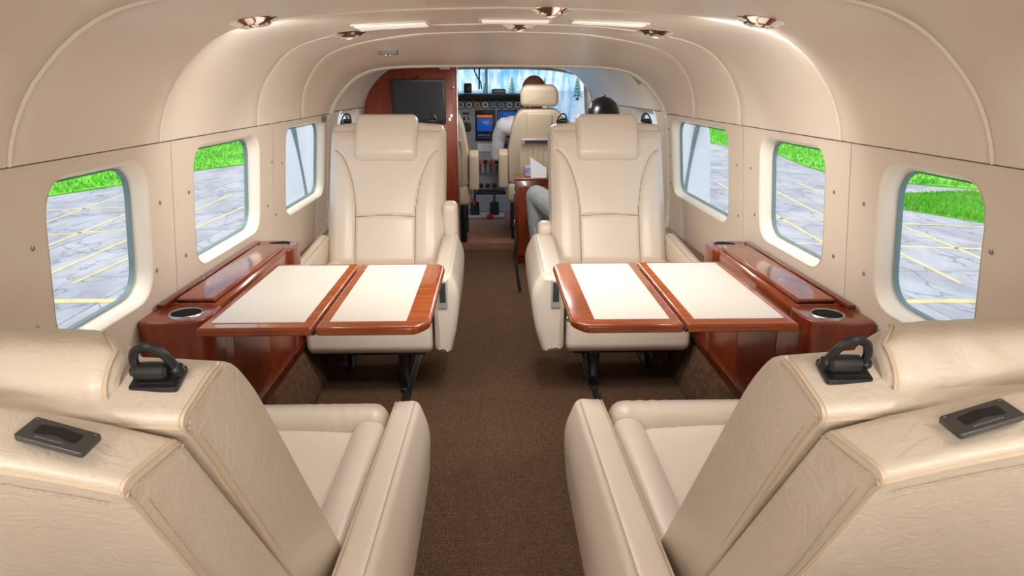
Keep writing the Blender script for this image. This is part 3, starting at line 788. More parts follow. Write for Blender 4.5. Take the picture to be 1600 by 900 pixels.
    if not near:
        bm = BM(); grid(bm, 92, 104, lambda a, b: BK(groove(-HW+.004+a*(2*HW-.008), -.08+b*.585)+.001, -.08+b*.585, -HW+.004+a*(2*HW-.008)))
        fc = obj('front_cover', bm, lm, bk, 80)
        for sx in (-1, 1):
            bm = BM(); tube(bm, [BK(groove(sx*p.x, p.y)+.0022, p.y, sx*p.x) for p in cv], .0015, 5); obj('seam', bm, M['seam'], fc)
        bm = BM(); tube(bm, [BK(groove(x, .13+.003*math.cos(abs(x)*20))+.0022, .13+.003*math.cos(abs(x)*20), x) for x in [-.119+.238*k/24 for k in range(25)]], .0015, 5); obj('seam', bm, M['seam'], fc)
    # --- back shell layer
    prof2 = rpoly([(-.086, -.05), (-.086, .538, .012), (-.136, .570, .012), (-.150, .40, .1), (-.142, -.05)], .02, 6) if near else rpoly([(-.084, -.05), (-.084, .53, .012), (-.136, .55, .03), (-.150, .40, .1), (-.142, -.05)], .02, 6)
    HW2 = HW-.006 if near else HW
    bm = BM(); slab(bm, prof2, -HW2, HW2, .005, BK, seg=5, nmid=12, warp=crown2)
    sh = obj('back_shell', bm, M['leather_worn'] if near else lm, t)
    if near:
        # piped seams and stitching along the edges
        def stitches(lines, par):
            bm = BM()
            for ln in lines:
                acc = 0
                for a, b in zip(ln, ln[1:]):
                    dd = b-a; q = dd.normalized()
                    while acc < dd.length:
                        p = a+q*acc; tube(bm, [p-q*.0014, p+q*.0014], .0006, 4); acc += .0044
                    acc -= dd.length
            obj('stitching', bm, M['stitch'], par, kind='stuff')
        for par, pf, wf, nf, nb, hw in ((bk, prof, crown, -.022, -.0815, HW), (sh, prof2, crown2, -.090, -.137, HW2)):
            bm = BM(); st = []
            pf = [Vector(p) for p in pf]
            tp_ = sorted([p for p in pf if p.y > .50 and nb-.002 <= p.x <= nf], key=lambda p: -p.x)
            tp_ = [Vector((nf, pl([(q.x, q.y) for q in sorted(tp_, key=lambda q: q.x)], nf)))]+tp_
            dense = []
            for p, q in zip(tp_, tp_[1:]): dense += [p.lerp(q, k/3) for k in range(3)]
            dense.append(tp_[-1])
            corner = dense[-1]
            rear = [Vector((pl([(-.04, -.142), (.40, -.1485), (.55, nb)], v) if par is sh else -.082, v)) for v in [corner.y-.012-(corner.y-.06)*k/16 for k in range(17)]]
            W3 = lambda p, x, du=0, dv=0: BK(*wf(p.x+du, p.y+dv, x))
            for sx in (-1, 1):
                e1 = [W3(p, sx*(hw-.0018), 0, -.0005) for p in dense]
                e2 = [W3(p, sx*(hw-.0018), .0012) for p in rear]
                tube(bm, e1+e2, .0021, 6)
                st.append([W3(p, sx*(hw+.0012), 0, -.006) for p in dense[1:-1]])
                st.append([W3(p, sx*(hw+.0012), .007, -.01) for p in rear])
                if par is sh: st.append([W3(p, sx*(hw-.007), -.0005, -.01) for p in rear])
            e3 = [W3(corner, -hw+2*hw*k/24, .001, .0005) for k in range(25)]
            tube(bm, e3, .0021, 6)
            if par is sh: st.append([W3(Vector((-.1405, corner.y-.013)), -hw+.012+2*(hw-.012)*k/24) for k in range(25)])
            obj('piping', bm, M['piping'], par)
            stitches(st, par)
    # --- headrest
    if near:
        # soft pillow sagging over the crown of the back
        hp = rpoly([(.05, .33, .02), (.062, .43, .03), (.040, .492, .035), (.0, .548, .03), (-.032, .572, .025), (-.064, .566, .016), (-.070, .540, .012), (-.05, .50), (.0, .33)], .02, 7)
        HH = .166
        def wrp(u, v, x):
            k = max(0, min(1, (v-.47)/.05))
            return u, v+k*.0014*math.sin(x*150+u*60)*(.6+.4*math.sin(x*37))*(1-min(1, abs(x)/HH)**4)+.006*(1-(x/HH)**2)*k, x*(1-.40*max(0, min(1, (u+.03)/.07)))
        bm = BM(); slab(bm, hp, -HH, HH, .014, BK, seg=6, nmid=60, warp=wrp); hd = obj('headrest', bm, M['leather_worn'], t)
        sub = [Vector(p) for p in hp if p[1] > .47 and -.066 < p[0] < .03]
        for sx in (-1, 1):
            bm = BM(); tube(bm, [BK(*wrp(p.x-(.003 if p.x < -.05 else -.003)*-1*0, p.y-.0035, sx*(HH-.0042))) for p in sub if p.x < .03], .0018, 6); obj('piping', bm, M['piping'], hd)
    else:
        hp = rpoly([(-.035, .39), (.02, .355, .03), (.05, .38, .03), (.058, .48, .04), (.035, .562, .035), (-.02, .572, .03), (-.035, .545)], .02, 7)
        bm = BM(); slab(bm, hp, -.128, .128, .026, BK, seg=6, nmid=8); obj('headrest', bm, lm, t)
    # --- belt guides on the crown, harness slot on the shell
    for sx in (-1, 1):
        hx = .190 if near else .180; hk = .72 if near else 1
        c = BK(-.044, (.5440 if near else .541)+.016*(1-(hx/HW)**2), sx*hx)
        ax = (nn*-.96+up*.26).normalized(); zz = Vector((1, 0, 0)).cross(ax)*-1
        if zz.z < 0: zz = -zz
        Mx = Matrix(((1, ax.x, zz.x, c.x), (0, ax.y, zz.y, c.y), (0, ax.z, zz.z, c.z), (0, 0, 0, 1)))
        Mx = Mx @ Matrix.Scale(hk, 4)
        bm = BM(); slab(bm, rpoly([(-.024, -.017), (.024, -.017), (.024, .017), (-.024, .017)], .004), -.004, .0025, .001, lambda u, v, w_: Mx @ Vector((u, v, w_))); bg_ = obj('belt_guide', bm, M['black'], t)
        bm = BM(); slab(bm, rpoly([(-.015, -.010), (.019, -.010), (.019, .011), (-.015, .011)], .002), .002, .0032, .0004, lambda u, v, w_: Mx @ Vector((u, v, w_))); obj('slot', bm, M['softblack'], bg_)
        bm = BM(); lathe(bm, [(.006, -.019), (.0095, -.016), (.010, 0), (.0095, .013), (.006, .016)], 16, Mx @ Matrix.Translation((-.002, .001, .011)) @ Matrix.Rotation(PI/2, 4, 'Y')); obj('roller', bm, M['black'], bg_)
        bm = BM(); q = -sx*0+1
        tube(bm, [Mx @ Vector(p) for p in polyline([(.020*sx, -.004, .004), (.019*sx, -.003, .014), (.012*sx, -.002, .032), (.0, -.001, .041), (-.012*sx, -.001, .037), (-.017*sx, 0, .027), (-.018*sx, 0, .014), (-.020*sx, 0, .008)], 6)], .004, 8,
             radii=[.0052]*6+[.0034]*31+[.0048]*6)
        obj('belt_loop', bm, M['black'], bg_)
    if near:
        c = BK(-.112, .5545+.078*(1-(tray*.965/HW2)**2)+.0012, side*tray)
        ax = (nn*-.85+up*.55).normalized(); zz = Vector((1, 0, 0)).cross(ax)
        if zz.z < 0: zz = -zz
        dx_ = Vector((1, 0, -.34*side)).normalized()
        Mx = Matrix(((dx_.x, ax.x, zz.x, c.x), (0, ax.y, zz.y, c.y), (dx_.z, ax.z, zz.z, c.z), (0, 0, 0, 1)))
        Mx = Mx @ Matrix.Scale(.62, 4)
        T3 = lambda u, v, w_: Mx @ Vector((u, v, w_))
        bm = BM(); slab(bm, rpoly([(-.033, -.0185), (.033, -.0185), (.033, .0185), (-.033, .0185)], .004), -.004, .0022, .001, T3); tr = obj('harness_slot', bm, M['bezel'], t)
        bm = BM(); slab(bm, rpoly([(-.021, -.008, .003), (-.010, -.009, .006), (0, -.012, .01), (.010, -.009, .006), (.021, -.008, .003), (.021, .008, .003), (.010, .007, .006), (0, .003, .01), (-.010, .007, .006), (-.021, .008, .003)], .004), .0018, .0028, .0003, T3); obj('slot_opening', bm, M['softblack'], tr)
        bm = BM(); x = -.016
        for k in range(9):
            w_ = random.choice((.0018, .0026, .0034)); slab(bm, [(x, .0105), (x+w_, .0105), (x+w_, .0128), (x, .0128)], .0018, .0026, 0, T3); x += w_+.0008
        obj('embossed_marking', bm, M['grey'], tr)
        for sx in (-1, 1):
            bm = BM(); lathe(bm, [(.0014, .0015), (.0014, .0028), (.0008, .003)], 8, Mx @ Matrix.Translation((sx*.029, -.014, 0))); obj('screw', bm, M['brushed'], tr)
    # --- black steel base
    for sx in (-1, 1):
        xx = sx*.108 if sx == side else sx*.13
        for y0, y1 in ((.40, .37), (.05, .03)) if sx == side else ((.05, .03),):
            bm = BM(); slab(bm, rpoly([(xx-.016, y0-.012), (xx+.016, y0-.012), (xx+.016, y0+.012), (xx-.016, y0+.012)], .004), .008, .17, .002, lambda u, v, w_: Vector((u, v+(.17-w_)*-.18, w_)))
            obj('leg', bm, M['steel'], t)
        if sx != side: bm = BM(); slab(bm, rpoly([(xx-.02, .11), (xx+.02, .11), (xx+.02, .17), (xx-.02, .17)], .008), .34, .39, .003, XZ); obj('side_bracket', bm, M['steel'], t)
        bm = BM(); tube(bm, [(xx, .36 if sx == side else .20, .02), (xx, .20, .075), (xx, .06, .16)], .009, 8); obj('diagonal_brace', bm, M['steel'], t)
        bm = BM(); box(bm, xx-.012, xx+.012, 0, .42 if sx == side else .22, .006, .02, .003); obj('floor_skid', bm, M['steel'], t)
    for yy in (.40, .06):
        bm = BM(); box(bm, -.19, .19, yy-.010, yy+.010, .148, .168, .004); obj('crossbar', bm, M['steel'], t)
    bm = BM(); tube(bm, polyline([(-side*.15, .40, .155), (-side*.18, .36, .13), (-side*.205, .26, .06), (-side*.21, .12, .02)], 6), .009, 8); obj('guide_arm', bm, M['steel'], t)
    if near:
        bm = BM(); slab(bm, rpoly([(.02, .03), (.02, .20), (.22, .20), (.22, .03)], .015), side*.262, side*.296, .008, YZ); obj('swivel_housing', bm, M['black'], t)
    return t
seat((-.462, .82, 0), 0, 1, 35, True, 'cream leather seat in the left foreground, seen from behind', ak=.90)
seat((.428, .82, 0), 0, -1, 35, True, 'cream leather seat in the right foreground, seen from behind', ak=1.0, tray=.146)
seat((-.466, 2.72, 0), PI, -1, 25, False, 'cream leather seat facing us beyond the left table', ak=1.1)
seat((.450, 2.72, 0), PI, 1, 25, False, 'cream leather seat facing us beyond the right table', .55, 1.45)

# ------------------------------------------------------------------ cockpit furniture
def crew_seat(x, y, label, side):
    t = empty('crew_seat', (x, y, .05), 0, label, 'seat', 'cream leather crew seats')
    th = R(8); up = Vector((0, -math.sin(th), math.cos(th))); nn = Vector((0, math.cos(th), math.sin(th))); P0 = Vector((0, 0, .40))
    BK = lambda u, s_, n: P0+up*s_+nn*n+Vector((u, 0, 0))           # outline (x,s) through thickness
    bm = BM(); slab(bm, rpoly([(-.20, 0), (-.205, .22), (-.175, .40, .04), (-.13, .495, .05), (.13, .495, .05), (.175, .40, .04), (.205, .22), (.20, 0)], .03), -.055, .05, .018, BK); bk = obj('backrest', bm, M['crew'], t)
    bm = BM(); slab(bm, rpoly([(-.085, .06), (-.085, .475), (.085, .475), (.085, .06)], .02), -.066, -.04, .008, BK); obj('back_panel', bm, M['crew'], bk)
    bm = BM(); slab(bm, rpoly([(-.122, .512), (-.125, .60), (-.10, .645), (.10, .645), (.125, .60), (.122, .512)], .03), -.05, .055, .025, BK); obj('headrest', bm, M['crew'], t)
    for sx in (-1, 1):
        bm = BM(); tube(bm, [BK(sx*.06, .47, 0), BK(sx*.06, .53, 0)], .006, 8); obj('headrest_post', bm, M['chrome'], t)
    # magazine pocket, gathered under a metal bar
    def pk(a, b):
        u = -.125+.29*a; s_ = .0+.265*b
        return BK(u, s_, -.070-.012*math.sin(PI*min(1, b*1.3))-.006*math.cos(a*2*PI*8)*(.35+.65*(1-b)))
    bm = BM(); grid(bm, 96, 10, pk); obj('gathered_pocket', bm, M['crew'], t)
    bm = BM(); slab(bm, rpoly([(-.115, .272), (-.115, .312), (.165, .312), (.165, .272)], .004), -.082, -.066, .003, BK); br = obj('pocket_bar', bm, M['latch'], t)
    bm = BM(); slab(bm, rpoly([(-.095, .280), (-.095, .303), (.15, .303), (.15, .280)], .003), -.0835, -.081, .0005, BK); obj('pocket_window', bm, M['bezel'], br)
    # cushion with squared edge, folded armrests
    bm = BM(); box(bm, -.21, .21, -.06, .42, .26, .40, .03, .04); obj('seat_cushion', bm, M['crew'], t)
    for sx in (-1, 1):
        bm = BM(); slab(bm, rpoly([(-.10, .37), (-.12, .60), (-.06, .63), (.02, .62), (.02, .37)], .015), sx*.205, sx*.268, .012, YZ); obj('armrest', bm, M['crew'], t)
        bm = BM(); slab(bm, rpoly([(-.02, 0), (-.02, .27), (.03, .27), (.05, 0)], .006), sx*.15, sx*.18, .004, YZ); obj('leg', bm, M['steel'], t)
        bm = BM(); slab(bm, rpoly([(.32, 0), (.30, .27), (.34, .27), (.36, 0)], .006), sx*.15, sx*.18, .004, YZ); obj('leg', bm, M['steel'], t)
    bm = BM(); slab(bm, rpoly([(-.17, 0), (-.15, .26), (.15, .26), (.17, 0)], .02), .02, .28, .01, XZ); obj('pedestal', bm, M['softblack'], t)
    return t
crew_seat(.278, 4.72, 'cream crew seat on the right with headrest and gathered pocket', 1)
crew_seat(-.39, 4.62, 'cream crew seat half hidden behind the wooden partition', -1)

# instrument panel
ip = empty('instrument_panel', (0, 5.46, .05), 0, 'grey aircraft instrument panel with round gauges and screens', 'instrument panel')
IY, IZ = 5.46, .05
def ibox(name, x0, x1, z0, z1, d, m, par=ip, r=.004, y=0, rc=None):
    bm = BM(); slab(bm, rpoly([(x0, z0-IZ), (x1, z0-IZ), (x1, z1-IZ), (x0, z1-IZ)], rc or r), y-d, y, min(r, d*.4), XZ, 2)
    return obj(name, bm, m, par)
ibox('panel', -.62, .36, .58, .985, .02, M['panelgrey'], y=.02)
ibox('lower_panel', -.62, .36, .42, .575, .015, M['panelgrey'], y=.03)
bm = BM(); slab(bm, rpoly([(-.10, .975-IZ), (-.11, 1.015-IZ), (0, 1.03-IZ), (.30, .95-IZ), (.30, .92-IZ), (.02, .985-IZ)], .012), -.62, .36, .01, YZ); obj('glareshield', bm, M['softblack'], ip)
GX = [-.272+.0625*k for k in range(9)]
for k, gx in enumerate(GX):
    bm = BM(); lathe(bm, [(.023, 0), (.031, 0), (.031, .010), (.027, .013), (.026, .007), (.010, .006)], 24, Matrix.Translation((gx, 0, .944-IZ)) @ Matrix.Rotation(PI/2, 4, 'X'))
    g = obj('gauge', bm, M['black'], ip, 40)
    bm = BM(); lathe(bm, [(.0255, .006), (.0255, .0085), (.014, .0088), (.012, .0086)], 24, Matrix.Translation((gx, 0, .944-IZ)) @ Matrix.Rotation(PI/2, 4, 'X'))
    obj('dial', bm, M['dialorange'] if k == 2 else M['dialblue'] if k in (4, 5) else M['dialring'], g)
    bm = BM(); lathe(bm, [(.013, .008), (.013, .0095), (.006, .0100)], 16, Matrix.Translation((gx, 0, .944-IZ)) @ Matrix.Rotation(PI/2, 4, 'X'))
    obj('dial_hub', bm, M['dial'], g)
    bm = BM(); a = k*1.3; tube(bm, [(gx, -.0105, .944-IZ), (gx+.019*math.cos(a), -.0105, .944-IZ+.019*math.sin(a))], .0014, 5); obj('needle', bm, M['white'], g)
# radio stack with blue map display
nav = ibox('navigation_display', -.162, -.008, .672, .905, .022, M['black'])
ibox('map_screen', -.150, -.030, .745, .845, .0235, M['bluescreen'], nav, .001)
ibox('title_bar', -.150, -.030, .850, .868, .0235, M['orangebar'], nav, .001)
ibox('side_strip', -.050, -.036, .752, .83, .0243, M['dialblue'], nav, .0008)
ibox('radio_face', -.155, -.015, .680, .732, .0235, M['softblack'], nav, .001)
for k in range(7): ibox('radio_key', -.148+.018*k, -.137+.018*k, .690, .699, .0245, M['grey'], nav, .0005)
for k in range(5): ibox('frequency_digit', -.145+.02*k, -.131+.02*k, .708, .722, .0243, M['dialblue'], nav, .0005)
ibox('top_radio', -.158, -.012, .876, .90, .0235, M['dial'], nav, .001)
nav2 = ibox('second_display', .008, .16, .80, .905, .022, M['black'])
ibox('map_screen', .028, .15, .815, .895, .0235, M['bluescreen'], nav2, .001)
ibox('side_strip', .012, .024, .81, .895, .0238, M['dialblue'], nav2, .0008)
rad = ibox('lower_radio', .008, .16, .70, .785, .02, M['black'])
for k in range(4): ibox('radio_key', .02+.03*k, .034+.03*k, .735, .748, .0225, M['dialring'], rad, .0005)
ibox('annunciator', -.262, -.205, .872, .886, .01, M['black'])
sw = ibox('trim_switch', -.255, -.21, .832, .852, .012, M['black']); ibox('switch_face', -.240, -.224, .836, .848, .0135, M['white'], sw, .001)
bm = BM(); slab(bm, rpoly([(-.268, .742-IZ), (-.198, .742-IZ), (-.198, .812-IZ), (-.268, .812-IZ)], .02), -.012, 0, .004, XZ); spk = obj('loudspeaker', bm, M['black'], ip)
bm = BM(); lathe(bm, [(.026, .011), (.024, .014), (.016, .012), (.010, .014)], 20, Matrix.Translation((-.233, 0, .777-IZ)) @ Matrix.Rotation(PI/2, 4, 'X')); obj('speaker_cone', bm, M['dial'], spk)
pc = ibox('placard', -.146, -.012, .588, .652, .006, M['paper'])
for k in range(3):
    ibox('placard_line', -.125, -.03, .602+.016*k, .605+.016*k, .0072, M['panelgrey'], pc, .0004)
    for xx in (-.138, -.022): ibox('placard_mark', xx, xx+.006, .600+.016*k, .607+.016*k, .0072, M['orangebar'], pc, .0004)
# pedestal with levers
ped = empty('control_pedestal', (-.06, 5.34, .05), 0, 'grey control pedestal with levers below the instrument panel', 'pedestal')
def pb(name, x0, x1, y0, y1, z0, z1, m, par=ped, r=.005):
    bm = BM(); box(bm, x0+.06, x1+.06, y0-5.34, y1-5.34, z0-.05, z1-.05, r); return obj(name, bm, m, par)
pb('pedestal_top', -.17, .08, 5.28, 5.43, .44, .52, M['panelgrey'])
pb('pedestal_body', -.15, .06, 5.34, 5.43, .31, .44, M['panelgrey'])
pb('lower_shelf', -.16, .07, 5.26, 5.40, .28, .30, M['black'])
for k, (xx, m) in enumerate(((-.125, 'orange'), (-.085, 'softblack'), (-.045, 'orange'), (0, 'softblack'), (.045, 'softblack'))):
    bm = BM(); tube(bm, [(xx+.06, -.06, .40), (xx+.06, -.085, .44), (xx+.06, -.09, .475)], .006, 6); lv = obj('lever', bm, M['brushed'], ped)
    bm = BM(); box(bm, xx+.045, xx+.075, -.105, -.08, .46+.01*(k % 2), .495, .006); obj('lever_knob', bm, M[m], lv)
for k in range(4): 
    bm = BM(); lathe(bm, [(.016, 0), (.018, .004), (.014, .02), (.008, .022)], 14, Matrix.Translation((-.06+.05*k, -.085, .30)) @ Matrix.Rotation(PI/2, 4, 'X')); obj('trim_knob', bm, M['black'], ped)
# foot-well things
rp = empty('rudder_pedals', (-.08, 5.55, .05), 0, 'dark pedal assembly on the cockpit floor under the pedestal', 'pedals')
for xx in (-.10, .06):
    bm = BM(); slab(bm, rpoly([(xx-.04, .02), (xx+.04, .02), (xx+.035, .12), (xx-.035, .12)], .008), -.02, .0, .004, lambda u, v, w_: Vector((u, w_+(v-.02)*.5, v))); obj('pedal', bm, M['softblack'], rp)
    bm = BM(); tube(bm, [(xx, .03, .10), (xx, .10, .28)], .010, 8); obj('pedal_arm', bm, M['steel'], rp)
bm = BM(); tube(bm, polyline([(-.15, -.02, .03), (-.17, -.03, .12), (-.13, -.02, .17), (-.10, 0, .10)], 6), .008, 8); obj('hose', bm, M['orange'], rp)
bm = BM(); box(bm, .0, .05, -.10, -.06, .0, .04, .008); obj('handle', bm, M['red'], rp)
bm = BM(); box(bm, -.20, .14, -.08, .10, .0, .02, .006); obj('base_plate', bm, M['panelgrey'], rp)
# compass and dash box
t = empty('standby_compass', (-.218, 5.50, 1.048), 0, 'small dark compass box standing on the dash at left', 'compass')
bm = BM(); box(bm, -.03, .03, -.03, .03, -.018, .05, .008); obj('case', bm, M['black'], t)
bm = BM(); box(bm, -.028, .028, -.028, .028, .05, .056, .003); obj('cap', bm, M['dialorange'], t)
t = empty('glareshield_box', (.02, 5.55, 1.036), 0, 'low grey box lying on top of the dash', 'box')
bm = BM(); box(bm, -.055, .055, -.03, .03, -.012, .022, .006); obj('case', bm, M['bezel'], t)
bm = BM(); box(bm, -.05, .05, -.025, .025, .022, .026, .002); obj('lid', bm, M['white'], t)

# ------------------------------------------------------------------ cabinet, papers, strap
cab = empty('drinks_cabinet', (.24, 4.31, 0), 0, 'tall narrow cherry wood cabinet behind the right crew seat', 'cabinet')
bm = BM(); box(bm, -.132, .20, -.10, .12, 0, .525, .004); obj('carcass', bm, M['wooddark'], cab)
bm = BM(); box(bm, -.136, .204, -.104, .124, .525, .540, .004); obj('top', bm, M['wood'], cab)
bm = BM(); slab(bm, rpoly([(-.11, .05), (.18, .05), (.18, .49), (-.11, .49)], .004), -.108, -.10, .002, XZ); dr = obj('door', bm, M['woodz'], cab)
for z in (.40, .22):
    bm = BM(); box(bm, -.139, -.131, -.05, -.035, z, z+.05, .002); obj('catch', bm, M['brushed'], cab)
bm = BM(); box(bm, .170, .215, 4.27, 4.40, .541, .600, .003)
tag(obj('tissue_box', bm, M['boxblue']), 'small blue and pink box on top of the cabinet', 'box')
bm = BM(); slab(bm, [(.205, .545), (.20, .67), (.30, .605), (.30, .545)], 4.225, 4.228, 0, lambda u, v, w_: Vector((u, w_+(.67-v)*-.12, v-.004)))
tag(obj('paper_sheet', bm, M['paper']), 'white sheet of paper propped upright on the cabinet', 'paper')
bm = BM(); tube(bm, polyline([(.088, 3.60, .34), (.092, 3.58, .27), (.085, 3.58, .20), (.094, 3.57, .16), (.10, 3.56, .10), (.115, 3.55, .01)], 5), .008, 6)
tag(obj('belt_strap', bm, M['softblack']), 'black belt strap hanging by the aisle behind the right seat', 'strap')

# ------------------------------------------------------------------ people
def capsule_chain(bm, pts, n=14):
    """pts: (x,y,z,r) tapered round chain with round ends"""
    P_ = [Vector(p[:3]) for p in pts]; rr = [p[3] for p in pts]
    d0 = (P_[1]-P_[0]).normalized(); d1 = (P_[-1]-P_[-2]).normalized()
    path = [P_[0]-d0*rr[0]*.97, P_[0]-d0*rr[0]*.7]+P_+[P_[-1]+d1*rr[-1]*.7, P_[-1]+d1*rr[-1]*.97]
    rad = [rr[0]*.2, rr[0]*.7]+rr+[rr[-1]*.7, rr[-1]*.2]
    tube(bm, path, 0, n, radii=rad)
def ball(bm, c, rx, ry, rz):
    r = bmesh.ops.create_uvsphere(bm, u_segments=20, v_segments=14, radius=1)
    bmesh.ops.transform(bm, matrix=Matrix.Translation(c) @ Matrix.Diagonal((rx, ry, rz, 1)), verts=r['verts'])
def human(name, label, base, seatz, mats, zone, knees, feet, hands, headtop, sh=.19, lean=.0):
    """seated person facing +y; base=(x,y) of the hips; all joints in world units relative to base"""
    t = empty(name, (base[0], base[1], 0), 0, label, 'person')
    bm = BM()
    hz = seatz+.10
    neck = headtop-.235
    shz = neck-.03
    yb = -.02-lean
    capsule_chain(bm, [(0, 0, hz, .125), (0, -.01, hz+.10, .125), (0, yb*.6, lerp(hz, shz, .55), .135), (0, yb, shz-.09, .13), (0, yb, shz-.03, .085), (0, yb+.01, neck+.04, .056)], 18)
    for sx in (-1, 1):
        capsule_chain(bm, [(sx*.06, yb, shz-.10, .095), (sx*(sh-.04), yb, shz-.06, .068), (sx*sh, yb+.01, shz-.07, .056)])
        h = hands[0 if sx < 0 else 1]
        elb = Vector((sx*(sh+.05), (h[1]+yb)*.5-.03, min(shz-.28, h[2]+.05)))
        capsule_chain(bm, [(sx*sh, yb+.01, shz-.06, .056), (sx*(sh+.035), lerp(yb, elb.y, .5), lerp(shz, elb.z, .5), .048), (elb.x, elb.y, elb.z, .041)])
        capsule_chain(bm, [(elb.x, elb.y, elb.z, .042), (lerp(elb.x, h[0], .5), lerp(elb.y, h[1], .5), lerp(elb.z, h[2], .5), .037), (h[0], h[1], h[2], .027)])
        # hand : palm, four curled fingers, thumb at the side
        d = (Vector(h)-elb).normalized(); side_ = d.cross(Vector((0, 0, 1))).normalized(); dn = Vector((0, 0, -1))
        pc_ = Vector(h)+d*.045
        for q in (-.025, 0, .025):
            capsule_chain(bm, [tuple(Vector(h)+side_*q*.5)+(.016,), tuple(pc_+side_*q*.9+d*.03)+(.014,)], 8)
        for i, ln in enumerate((.062, .072, .068, .052)):
            b0 = pc_+side_*(-.033+.022*i)+d*.035
            b1 = b0+d*ln*.5+dn*.012; b2 = b1+d*ln*.25+dn*.028
            capsule_chain(bm, [tuple(b0)+(.0095,), tuple(b1)+(.0088,), tuple(b2)+(.0075,)], 8)
        b0 = Vector(h)+side_*(-sx*.03)+d*.015; b1 = b0+side_*(-sx*.022)+d*.025; b2 = b1+d*.028+dn*.008
        capsule_chain(bm, [tuple(b0)+(.012,), tuple(b1)+(.0105,), tuple(b2)+(.0085,)], 8)
        k = knees[0 if sx < 0 else 1]; f = feet[0 if sx < 0 else 1]
        capsule_chain(bm, [(sx*.085, .02, hz-.01, .098), (lerp(sx*.085, k[0], .5), lerp(.02, k[1], .5), lerp(hz, k[2], .5), .082), (k[0], k[1], k[2], .064)])
        capsule_chain(bm, [(k[0], k[1], k[2], .064), (lerp(k[0], f[0], .35), lerp(k[1], f[1], .35)-.012, lerp(k[2], f[2]+.08, .35), .060), (f[0], f[1]-.01, f[2]+.09, .042)])
        capsule_chain(bm, [(f[0], f[1]-.05, f[2]+.045, .040), (f[0], f[1]+.06, f[2]+.042, .038), (f[0]+sx*.02, f[1]+.16, f[2]+.034, .032)])
    # head with jaw, nose and ears
    hc = Vector((0, yb+.025, headtop-.115))
    ball(bm, hc+Vector((0, -.008, .018)), .078, .096, .098); ball(bm, hc+Vector((0, .030, -.045)), .058, .062, .066)
    capsule_chain(bm, [tuple(hc+Vector((0, .088, .012)))+(.010,), tuple(hc+Vector((0, .103, -.018)))+(.014,)], 8)
    for sx in (-1, 1):
        ball(bm, hc+Vector((sx*.080, -.006, -.008)), .011, .020, .031)
    capsule_chain(bm, [tuple(hc+Vector((-.02, .086, -.052)))+(.009,), tuple(hc+Vector((.02, .086, -.052)))+(.009,)], 8)
    me = bpy.data.meshes.new('tmp'); bm.to_mesh(me); bm.free()
    o = bpy.data.objects.new('tmp', me); COL.objects.link(o)
    m1 = o.modifiers.new('r', 'REMESH'); m1.mode = 'VOXEL'; m1.voxel_size = .0075
    m2 = o.modifiers.new('s', 'SMOOTH'); m2.factor = .5; m2.iterations = 5
    dg = bpy.context.evaluated_depsgraph_get()
    res = bpy.data.meshes.new_from_object(o.evaluated_get(dg)); bpy.data.objects.remove(o)
    res.name = 'body'
    for m in mats: res.materials.append(m)
    for p in res.polygons:
        p.use_smooth = True; c = p.center; p.material_index = zone(c, hz, neck, hands, feet)
    b = bpy.data.objects.new('body', res); COL.objects.link(b); b.parent = t
    for sx in (-1, 1):
        bm = BM(); ball(bm, hc+Vector((sx*.031, .077, .014)), .012, .010, .010); obj('eye', bm, M['eye'], t)
        bm = BM(); tube(bm, [hc+Vector((sx*.014, .091, .035)), hc+Vector((sx*.031, .089, .040)), hc+Vector((sx*.046, .078, .036))], .0035, 6); obj('eyebrow', bm, M['hair'], t)
    return t, hc
def zone(c, hz, neck, hands, feet):
    if c.z > neck-.005: return 0
    for h in hands:
        if (c-Vector(h)).length < .14 and (c-Vector(h)).y > -.015: return 0
    for f in feet:
        if c.z < f[2]+.10: return 3
    if c.y > .10 and c.z < hz+.13 or c.z < hz+.02: return 2
    return 1
def zone2(c, hz, neck, hands, feet):
    if c.y > .14 and c.x < -.17: return 2 if c.z > .11 else 3
    return zone(c, hz, neck, hands, feet)
pil, hc = human('person', 'pilot in a white shirt seated on the right, seen from behind', (.255, 4.86), .45, [M['skin'], M['shirt'], M['dark'], M['softblack']], zone,
      [(-.10, .40, .58), (.14, .42, .58)], [(-.07, .40, .052), (.13, .40, .052)], [(-.19, .28, .66), (.20, .30, .66)], 1.148, sh=.205)
# short cropped hair and a headset band
bm = BM(); ball(bm, hc+Vector((0, -.016, .026)), .082, .094, .094)
bmesh.ops.bisect_plane(bm, geom=bm.verts[:]+bm.edges[:]+bm.faces[:], plane_co=hc+Vector((0, .02, .02)), plane_no=(0, .75, -.66), clear_outer=True)
obj('cropped_hair', bm, mat('cropped_hair', srgb(120, 72, 56), .6), pil)
pas, hc = human('person', 'passenger in a black cap and grey trousers behind the right seat', (.555, 3.70), .22, [M['skin'], M['jumper'], M['trousers'], M['softblack']], zone2,
      [(-.325, .36, .455), (.12, .42, .46)], [(-.31, .30, .002), (.14, .34, .002)], [(-.10, .24, .50), (.16, .30, .54)], 1.018, sh=.17)
bm = BM()
lathe(bm, [(.092, -.075), (.094, -.02), (.093, .015), (.086, .062), (.068, .097), (.038, .119), (.004, .126)], 28, Matrix.Translation(hc+Vector((0, -.004, 0))) @ Matrix.Diagonal((.96, 1.17, 1, 1)))
cap = obj('cap', bm, M['capblack'], pas, 60)
bm = BM(); lathe(bm, [(.006, .124), (.012, .128), (.010, .135), (.003, .138)], 12, Matrix.Translation(hc+Vector((0, -.008, 0)))); obj('cap_button', bm, M['grey'], cap)
bm = BM(); grid(bm, 16, 6, lambda a, b: hc+Vector((.088*math.sin((a-.5)*2.4), .06+.055*b*math.cos((a-.5)*2.2)+.03*math.cos((a-.5)*2.4), -.012-.02*b))); obj('visor', bm, M['capblack'], cap)
